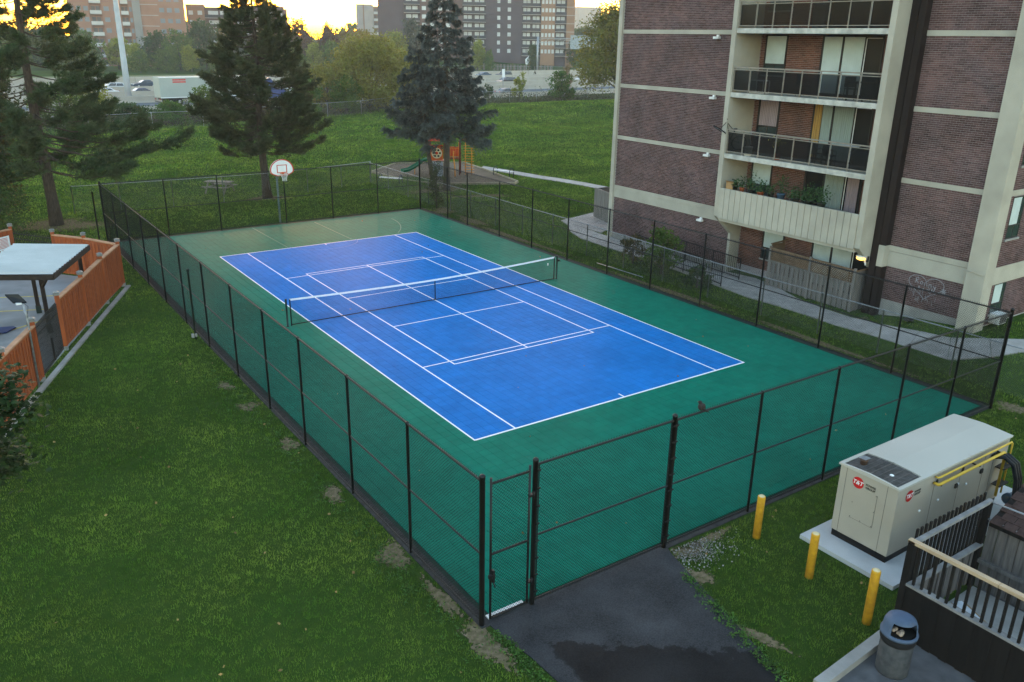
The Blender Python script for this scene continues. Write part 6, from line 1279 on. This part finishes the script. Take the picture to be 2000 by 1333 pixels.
# lorry
tr = T('lorry', 'long white box trailer lorry on the near lanes', 'lorry', (21.5, 109.3, .06), ang_, 'vehicles on the highway')
WB = mat('off_white_trailer_side', (.37, .40, .36), .5, .05, .6); bx_ = MB().bb(-8.1, -1.28, 1.15, 7.9, 1.28, 4.08).build('trailer_box', WB, tr, local=True, bev=.03)
MB().bb(-8.12, -1.30, 4.0, 7.92, -1.282, 4.12).bb(-8.12, -1.30, 1.10, 7.92, -1.282, 1.22).build('trailer_rail', WHITEP, bx_, local=True)
for k in range(2): MB().bb(-6.1+k*.0, -1.286, 3.28+k*.32, -4.1, -1.282, 3.48+k*.32).build('red_mark', mat('red_print', (.6, .08, .07), .5), bx_, local=True)
MB().bb(-7.9, -.5, .85, 7.6, .5, 1.1).build('chassis', DARKMETAL, tr, local=True); MB().bb(-8.2, -1.2, .5, -8.1, 1.2, .62).build('rear_bumper', DARKMETAL, tr, local=True)
for s in (-1, 1): MB().bb(-8.16, s*.95-.18, .82, -8.11, s*.95+.18, .98).build('tail_light', TLm, tr, local=True)
for sx in (-6.6, -5.3, 6.0, 7.2, 10.6):
    for s in (-1, 1): wh = MB().lathe([(.25, s*.78), (.5, s*.80), (.52, s*1.18), (.3, s*1.2)], (sx, 0, .52), 16, 'y').build('wheel', RUBBER, tr, local=True); MB().lathe([(.27, s*1.19), (.2, s*1.22), (.06, s*1.23)], (sx, 0, .52), 12, 'y').build('rim', RIMm, wh, local=True)
cab = MB().extr([(8.6, .6), (8.6, 3.5), (9.6, 3.75), (10.3, 3.2), (10.6, 2.1), (12.2, 1.9), (12.4, 1.5), (12.4, .6)][::-1], 'y', -1.2, 1.2).build('cab', mat('lorry_cab_blue', (.05, .08, .2), .35, coat=.5), tr, local=True, bev=.06)
MB().poly([(10.34, -1.05, 3.14), (10.34, 1.05, 3.14), (10.61, 1.05, 2.2), (10.61, -1.05, 2.2)], [(0, 3, 2, 1)]).build('windscreen', CG_, cab, local=True)
for s in (-1, 1): MB().bb(9.6, s*1.2-.008, 2.2, 10.3, s*1.2+.008, 2.95).build('side_window', CG_, cab, local=True)
t2 = T('flatbed_lorry', 'white and blue flatbed lorry left of the olive bush', 'lorry', (41.5, 116.0, .06), ang_, 'vehicles on the highway')
MB().bb(-6, -1.2, .95, 2.5, 1.2, 1.25).build('flatbed', WHITEP, t2, local=True, bev=.03); MB().bb(-5.8, -1.1, 1.25, -1.5, 1.1, 1.7).build('load', WHITEP, t2, local=True)
cb2 = MB().extr([(2.7, .55), (2.7, 3.0), (3.9, 3.1), (4.7, 2.0), (5.8, 1.8), (5.9, .55)][::-1], 'y', -1.15, 1.15).build('cab', mat('lorry_cab_navy', (.02, .05, .22), .35, coat=.5), t2, local=True, bev=.05); MB().bb(3.2, -1.16, 2.1, 4.0, 1.16, 2.75).build('side_window', CG_, cb2, local=True)
for sx in (-4.8, -3.6, 1.6, 4.6):
    for s in (-1, 1): MB().lathe([(.25, s*.8), (.48, s*.82), (.5, s*1.12), (.3, s*1.14)], (sx, 0, .5), 14, 'y').build('wheel', RUBBER, t2, local=True)
mc = T('motorcycle', 'motorcycle in the far lanes right of the cars', 'motorcycle', (129.9, 172.0, .06), ang_+math.pi, 'vehicles on the highway')
for sx in (-.72, .72): MB().lathe([(.22, -.07), (.32, -.06), (.32, .06), (.22, .07)], (sx, 0, .32), 16, 'y').build('wheel', RUBBER, mc, local=True)
MB().extr([(-.9, .62), (-.75, .85), (-.1, .78), (.3, .98), (.75, .85), (.7, .5), (.2, .3), (-.4, .32)][::-1], 'y', -.15, .15).build('body', DK, mc, local=True, bev=.03); MB().tube([(.72, 0, .34), (.45, 0, 1.0), (.35, 0, 1.1)], .04, 6).build('fork', GALV, mc, local=True); MB().tube([(.3, -.35, 1.08), (.4, 0, 1.1), (.3, .35, 1.08)], .02, 6).build('handlebar', DK, mc, local=True)
def rider():
    t = T('person', 'person in dark clothing riding the motorcycle, hands on the bars', 'person', (129.9, 172.0, .06), ang_+math.pi)
    V = [(-.25, 0, .92), (-.18, 0, 1.15), (-.05, 0, 1.38), (.02, 0, 1.50), (.06, 0, 1.62), (.07, 0, 1.72), (0, .2, 1.40), (.15, .30, 1.22), (.33, .30, 1.11), (0, -.2, 1.40), (.15, -.30, 1.22), (.33, -.30, 1.11), (-.2, .13, .88), (.18, .20, .80), (.02, .19, .40), (.14, .19, .36), (-.2, -.13, .88), (.18, -.20, .80), (.02, -.19, .40), (.14, -.19, .36)]
    E = [(0, 1), (1, 2), (2, 3), (3, 4), (4, 5), (2, 6), (6, 7), (7, 8), (2, 9), (9, 10), (10, 11), (0, 12), (12, 13), (13, 14), (14, 15), (0, 16), (16, 17), (17, 18), (18, 19)]
    rs = [.15, .15, .17, .07, .11, .11, .075, .055, .045, .075, .055, .045, .10, .08, .055, .045, .10, .08, .055, .045]
    me = bpy.data.meshes.new('rider'); me.from_pydata(V, E, []); o = link('body', me, mat('dark_riding_clothes', (.02, .02, .024), .8), t); sm = o.modifiers.new('skin', 'SKIN')
    for i, r_ in enumerate(rs): me.skin_vertices[0].data[i].radius = (r_, r_)
    me.skin_vertices[0].data[0].use_root = True; sb = o.modifiers.new('sub', 'SUBSURF'); sb.levels = 1; sb.render_levels = 1
    MB().ell((.07, 0, 1.70), (.15, .13, .15), 12, 8).build('helmet', mat('black_helmet', (.015, .015, .017), .25), t, local=True)
rider()
# high mast pole, gantry, small signs
mp = T('high_mast_pole', 'tall pale tapered lighting mast behind the left pine', 'lamp post', (11.2, 118.1, 0)); MASTM = mat('pale_mast_steel', (.42, .46, .49), .5, .1, 1)
MB().lathe([(.52, 0), (.44, 6), (.32, 20), (.2, 30)], (11.2, 118.1, 0), 12).build('mast', MASTM, mp); MB().lathe([(.3, 29.6), (1.4, 30), (1.4, 30.3), (.3, 30.6)], (11.2, 118.1, 0), 16).build('lamp_ring', MASTM, mp)
for k in range(8): a = k*.785; MB().bb(11.2+1.6*math.cos(a)-.25, 118.1+1.6*math.sin(a)-.25, 29.7, 11.2+1.6*math.cos(a)+.25, 118.1+1.6*math.sin(a)+.25, 30.0).build('lamp_head', MASTM, mp)
gs = T('gantry_sign', 'overhead road sign gantry at the right of the highway', 'road sign', (147, 189.5, 0)); z0 = .5
for x, y in ((143.0, 189.0), (161, 177)): MB().lathe([(.32, z0-1), (.28, 11.0)], (x, y, 0), 10).build('column', GALV, gs)
for z in (9.3, 10.6): MB().beam((143, 189.0, z), (161, 177, z), .18, .18).build('truss_chord', GALV, gs)
for k in range(12): a = Vector((143, 189, 9.3)).lerp(Vector((161, 177, 9.3)), k/12); b = Vector((143, 189, 10.6)).lerp(Vector((161, 177, 10.6)), (k+1)/12); MB().beam(a, b, .10, .10).build('truss_web', GALV, gs)
a, b = Vector((151, 183.4, 0)), Vector((160, 177.4, 0)); MB().poly([(a.x, a.y-.3, 7.6), (b.x, b.y-.3, 7.6), (b.x, b.y-.3, 11.6), (a.x, a.y-.3, 11.6)], [(0, 1, 2, 3)]).build('sign_panel', mat('grey_sign_back', (.28, .32, .33), .6), gs)
def roadsign(x, y, h, w_, label): t = T('road_sign', label, 'road sign', (x, y, h1(x, y))); z = h1(x, y); MB().lathe([(.06, z), (.06, z+h)], (x, y, 0), 7).build('post', GALV, t); MB().bb(x-w_/2, y-.12, z+h-1.3, x+w_/2, y-.08, z+h+.3).build('panel', WHITEP, t)
roadsign(76, 178, 3.6, 1.4, 'small sign behind the highway right of the dense pine'); roadsign(83, 118.5, 4.2, .7, 'narrow white sign on a post in front of the minivan')
# fences and sign on the far verge
t = T('far_fence', 'pale mesh fence on the far verge below the dark tower', 'fence', (140, 200, h1(140, 200)))
for k in range(15): x = 118+k*4.6; y = 214-k*2.0; z = h1(x, y); MB().lathe([(.07, z), (.07, z+2.0)], (x, y, 0), 6).build('post', GALV, t)
for k in range(14): x = 118+k*4.6; y = 214-k*2.0; z = h1(x, y); x2, y2 = x+4.6, y-2; MB().tube([(x, y, z+1.95), (x2, y2, h1(x2, y2)+1.95)], .04, 5, False).build('top_rail', GALV, t); link('wire_mesh', wire_mesh((x, y), (x2, y2), z, z+1.9, (140, 200, h1(140, 200)), .3, .006), MATS['galvanised_wire'], t)
t = T('board_fence', 'brown board fence in front of the dark tower', 'fence', (150, 214, 3))
for k in range(26): x = 138+k*.95; y = 222-k*.62; z = h1(x, y); MB().bb(x-.44, y-.04, z, x+.44, y+.04, z+2.0).build('board', mat('far_brown_board', (.16, .13, .11), .9), t)
sgn = T('entrance_sign', 'white shaped sign board beside the dark tower entrance', 'sign', (160, 216, h1(160, 216))); z = h1(160, 216)
P = [(-2.0, 2.0), (2.0, 2.0), (2.2, 3.6), (1.0, 4.3), (0, 4.9), (-1.0, 4.3), (-2.2, 3.6)]; MB().extr([(159.5+p*.8, z+q_) for p, q_ in P], 'y', 216.0, 216.2).build('board', WHITEP, sgn); MB().extr([(159.5+p*.6, z+.6+q_*.8) for p, q_ in P], 'y', 215.96, 215.99).build('panel', mat('grey_sign_face', (.4, .4, .42), .6), sgn)
for s in (-1, 1): MB().bb(159.5+s*1.3-.1, 216, z, 159.5+s*1.3+.1, 216.2, z+2).build('post', GALV, sgn)
for i, (x, y, nm) in enumerate(((176, 207, 'white car parked before the dark tower, left of the gantry'), (183, 203, 'white car parked right of the gantry'))):
    c = car('sedan', x, y, 1, ('parked_white', (.62, .64, .66)), nm); c.location.z = h1(x, y)+.05; c['group'] = 'cars parked by the dark tower'; c.rotation_euler.z = -.55
# ================================================================ FAR BUILDINGS
def slabblock(nm, label, O, u, parts, z0, pitch, nf, mats, depth=16, cat='apartment building'):
    """O: left corner seen from the road, u: direction of the front. parts: list of (s0, s1, kind, setback, material)"""
    t = T(nm, label, cat, (O[0], O[1], z0)); u = Vector((u[0], u[1], 0)).normalized(); n = Vector((u.y, -u.x, 0))
    n = n if n.dot(CAM-Vector((O[0], O[1], CAM.z))) > 0 else -n; Ht = pitch*nf
    def box(s0, s1, d0, d1, a, b, name, m, par=None):
        P = []
        for z in (a, b):
            for s, d in ((s0, d0), (s1, d0), (s1, d1), (s0, d1)): p = u*s+n*d; P.append((p.x, p.y, z))
        return MB().poly(P, [(3, 2, 1, 0), (4, 5, 6, 7), (0, 1, 5, 4), (1, 2, 6, 5), (2, 3, 7, 6), (3, 0, 4, 7)]).build(name, m, par or t, local=True)
    for (s0, s1, kind, pr, m) in parts:
        wl_ = box(s0, s1, -depth, pr, -4, Ht+(1.2 if kind != 'balc' else .4), 'wall', m)
        for f in range(nf):
            zf = f*pitch
            if kind.startswith('win'):
                nw = int(kind[3:]); 
                for k in range(nw):
                    c = s0+(s1-s0)*(k+.5)/nw; ww = min(.75, (s1-s0)/nw*.32); wo_ = box(c-ww, c+ww, pr+.02, pr+.06, zf+.9, zf+2.25, 'window', mats['wframe'], wl_); 
            elif kind.startswith('balc'):
                bs = box(s0+.05, s1-.05, pr+.01, pr+1.35, zf-.12, zf+.06, 'balcony', mats['slab'], wl_); box(s0+.08, s1-.08, pr+1.27, pr+1.34, zf+.06, zf+1.05, 'parapet', mats['parapet'], wl_)
                box(s0+(s1-s0)*.12, s0+(s1-s0)*.45, pr+.02, pr+.06, zf+.3, zf+2.3, 'window', mats['pale'], wl_); box(s0+(s1-s0)*.52, s0+(s1-s0)*.85, pr+.02, pr+.06, zf+.3, zf+2.3, 'window', mats['pale'], wl_)
            elif kind == 'band':
                box(s0, s1, pr+.02, pr+.07, zf-.18, zf+.05, 'band', mats['slab'], wl_)
    return t
PALEW = mat('far_pale_window', (.50, .51, .50), .4, .2, .4); DKB = mat('far_dark_brick', (.085, .068, .075), .9, .12, .3); PUB = mat('far_purple_brick', (.12, .078, .070), .9, .12, .3); TANB = mat('far_tan_brick', (.26, .155, .10), .9, .12, .3); ORB = mat('far_orange_brick', (.30, .165, .115), .9, .12, .3); FSL = mat('far_concrete_trim', (.36, .33, .30), .9, .1, .3); DPAR = mat('far_dark_parapet', (.06, .058, .066), .8, .1, .3); LPAR = mat('far_white_parapet', (.52, .50, .47), .8, .1, .3); GREYF = mat('far_grey_concrete', (.26, .25, .235), .9, .1, .2)
M1 = dict(wframe=PALEW, slab=FSL, parapet=DPAR, pale=PALEW); M2 = dict(wframe=mat('far_grey_window', (.20, .22, .24), .3, .2, .4), slab=FSL, parapet=LPAR, pale=mat('far_shaded_loggia', (.14, .13, .125), .8, .2, .4))
O = (127.7, 267.5); E_ = (188.9, 229.0); uu_ = (E_[0]-O[0], E_[1]-O[1]); LT = math.hypot(*uu_)
def S(px): return LT*(px-737)/(1119-737)
slabblock('dark_tower', 'wide dark apartment tower with balconies beyond the highway', O, uu_, [(S(737), S(787), 'plain', 0, DKB), (S(787), S(818), 'balc', -1.2, DKB), (S(818), S(880), 'win4', -.2, PUB), (S(880), S(900), 'plain', -.2, PUB), (S(900), S(921), 'balc', -1.2, DKB), (S(921), S(946), 'balc', -1.2, DKB), (S(946), S(966), 'plain', 0, DKB), (S(966), S(975), 'win1', 0, DKB), (S(975), S(986), 'plain', 0, DKB), (S(986), S(996), 'win1', 0, DKB), (S(996), S(1016), 'plain', 0, DKB), (S(1016), S(1035), 'balc', -1.2, DKB), (S(1035), S(1053), 'balc', -1.2, DKB), (S(1053), S(1081), 'win4', -.3, TANB), (S(1081), S(1103), 'balc', -1.2, DKB), (S(1103), S(1119), 'band', -.2, TANB)], 4.4, 2.86, 13, M1)
O = (35.5, 276.3); E_ = (60.2, 271.1); uu_ = (E_[0]-O[0], E_[1]-O[1]); LT2 = math.hypot(*uu_)
def S2(px): return LT2*(px-190)/(365-190)
slabblock('orange_tower', 'orange brick apartment tower with white balconies behind the left pine', O, uu_, [(S2(130), S2(172), 'win3', 0, ORB), (S2(172), S2(196), 'balc', -1, ORB), (S2(196), S2(234), 'win2', 0, ORB), (S2(234), S2(250), 'balc', -1, ORB), (S2(250), S2(258), 'win1', 0, ORB), (S2(258), S2(274), 'plain', .8, GREYF), (S2(274), S2(310), 'band', .3, ORB), (S2(310), S2(358), 'win3', .3, ORB), (S2(358), S2(366), 'plain', .3, ORB)], -.5, 3.22, 12, M2)
slabblock('long_block', 'long low purple brown block behind the far trees', (65.7, 290.3), (31.5, -9.8), [(0, 6, 'win2', 0, TANB), (6, 16, 'balc', -1, PUB), (16, 21, 'balc', -1, PUB), (21, 33, 'win4', 0, PUB)], 0, 3.1, 6, M1)
slabblock('pale_block', 'pale block beside the dark tower, next to the sun', (158.0, 352.7), (9.2, -4.3), [(0, 3.2, 'plain', 0, FSL), (3.2, 3.7, 'plain', -.3, ORB), (3.7, 8, 'plain', 0, FSL), (8, 11, 'balc', -1, TANB)], 2, 3.0, 7, M2)
slabblock('brown_block', 'small brown block right of the dense pine top', (95.0, 292), (6, -2), [(0, 7, 'win3', 0, ORB)], 0, 3.0, 6, M2)
m = MB().bb(560, 690, 0, 590, 720, 42); solo(m, 'distant_tower', FSL, 'faint distant tower on the horizon at the right', 'tower', (575, 700, 0))
# ================================================================ HAZE
hz = MB().bb(-720, -170, -1.2, 1010, 1410, 46.0); hm = bpy.data.materials.new('haze_air'); hm.use_nodes = True; n = hm.node_tree.nodes; n.clear()
pv = n.new('ShaderNodeVolumePrincipled'); pv.inputs['Color'].default_value = (.95, .93, .90, 1); pv.inputs['Density'].default_value = .00034; pv.inputs['Anisotropy'].default_value = .0
ou = n.new('ShaderNodeOutputMaterial'); hm.node_tree.links.new(pv.outputs[0], ou.inputs['Volume'])
o = link('haze', hz.mesh(), hm); tag(o, 'thin morning haze over the whole place', 'haze', kind='stuff')
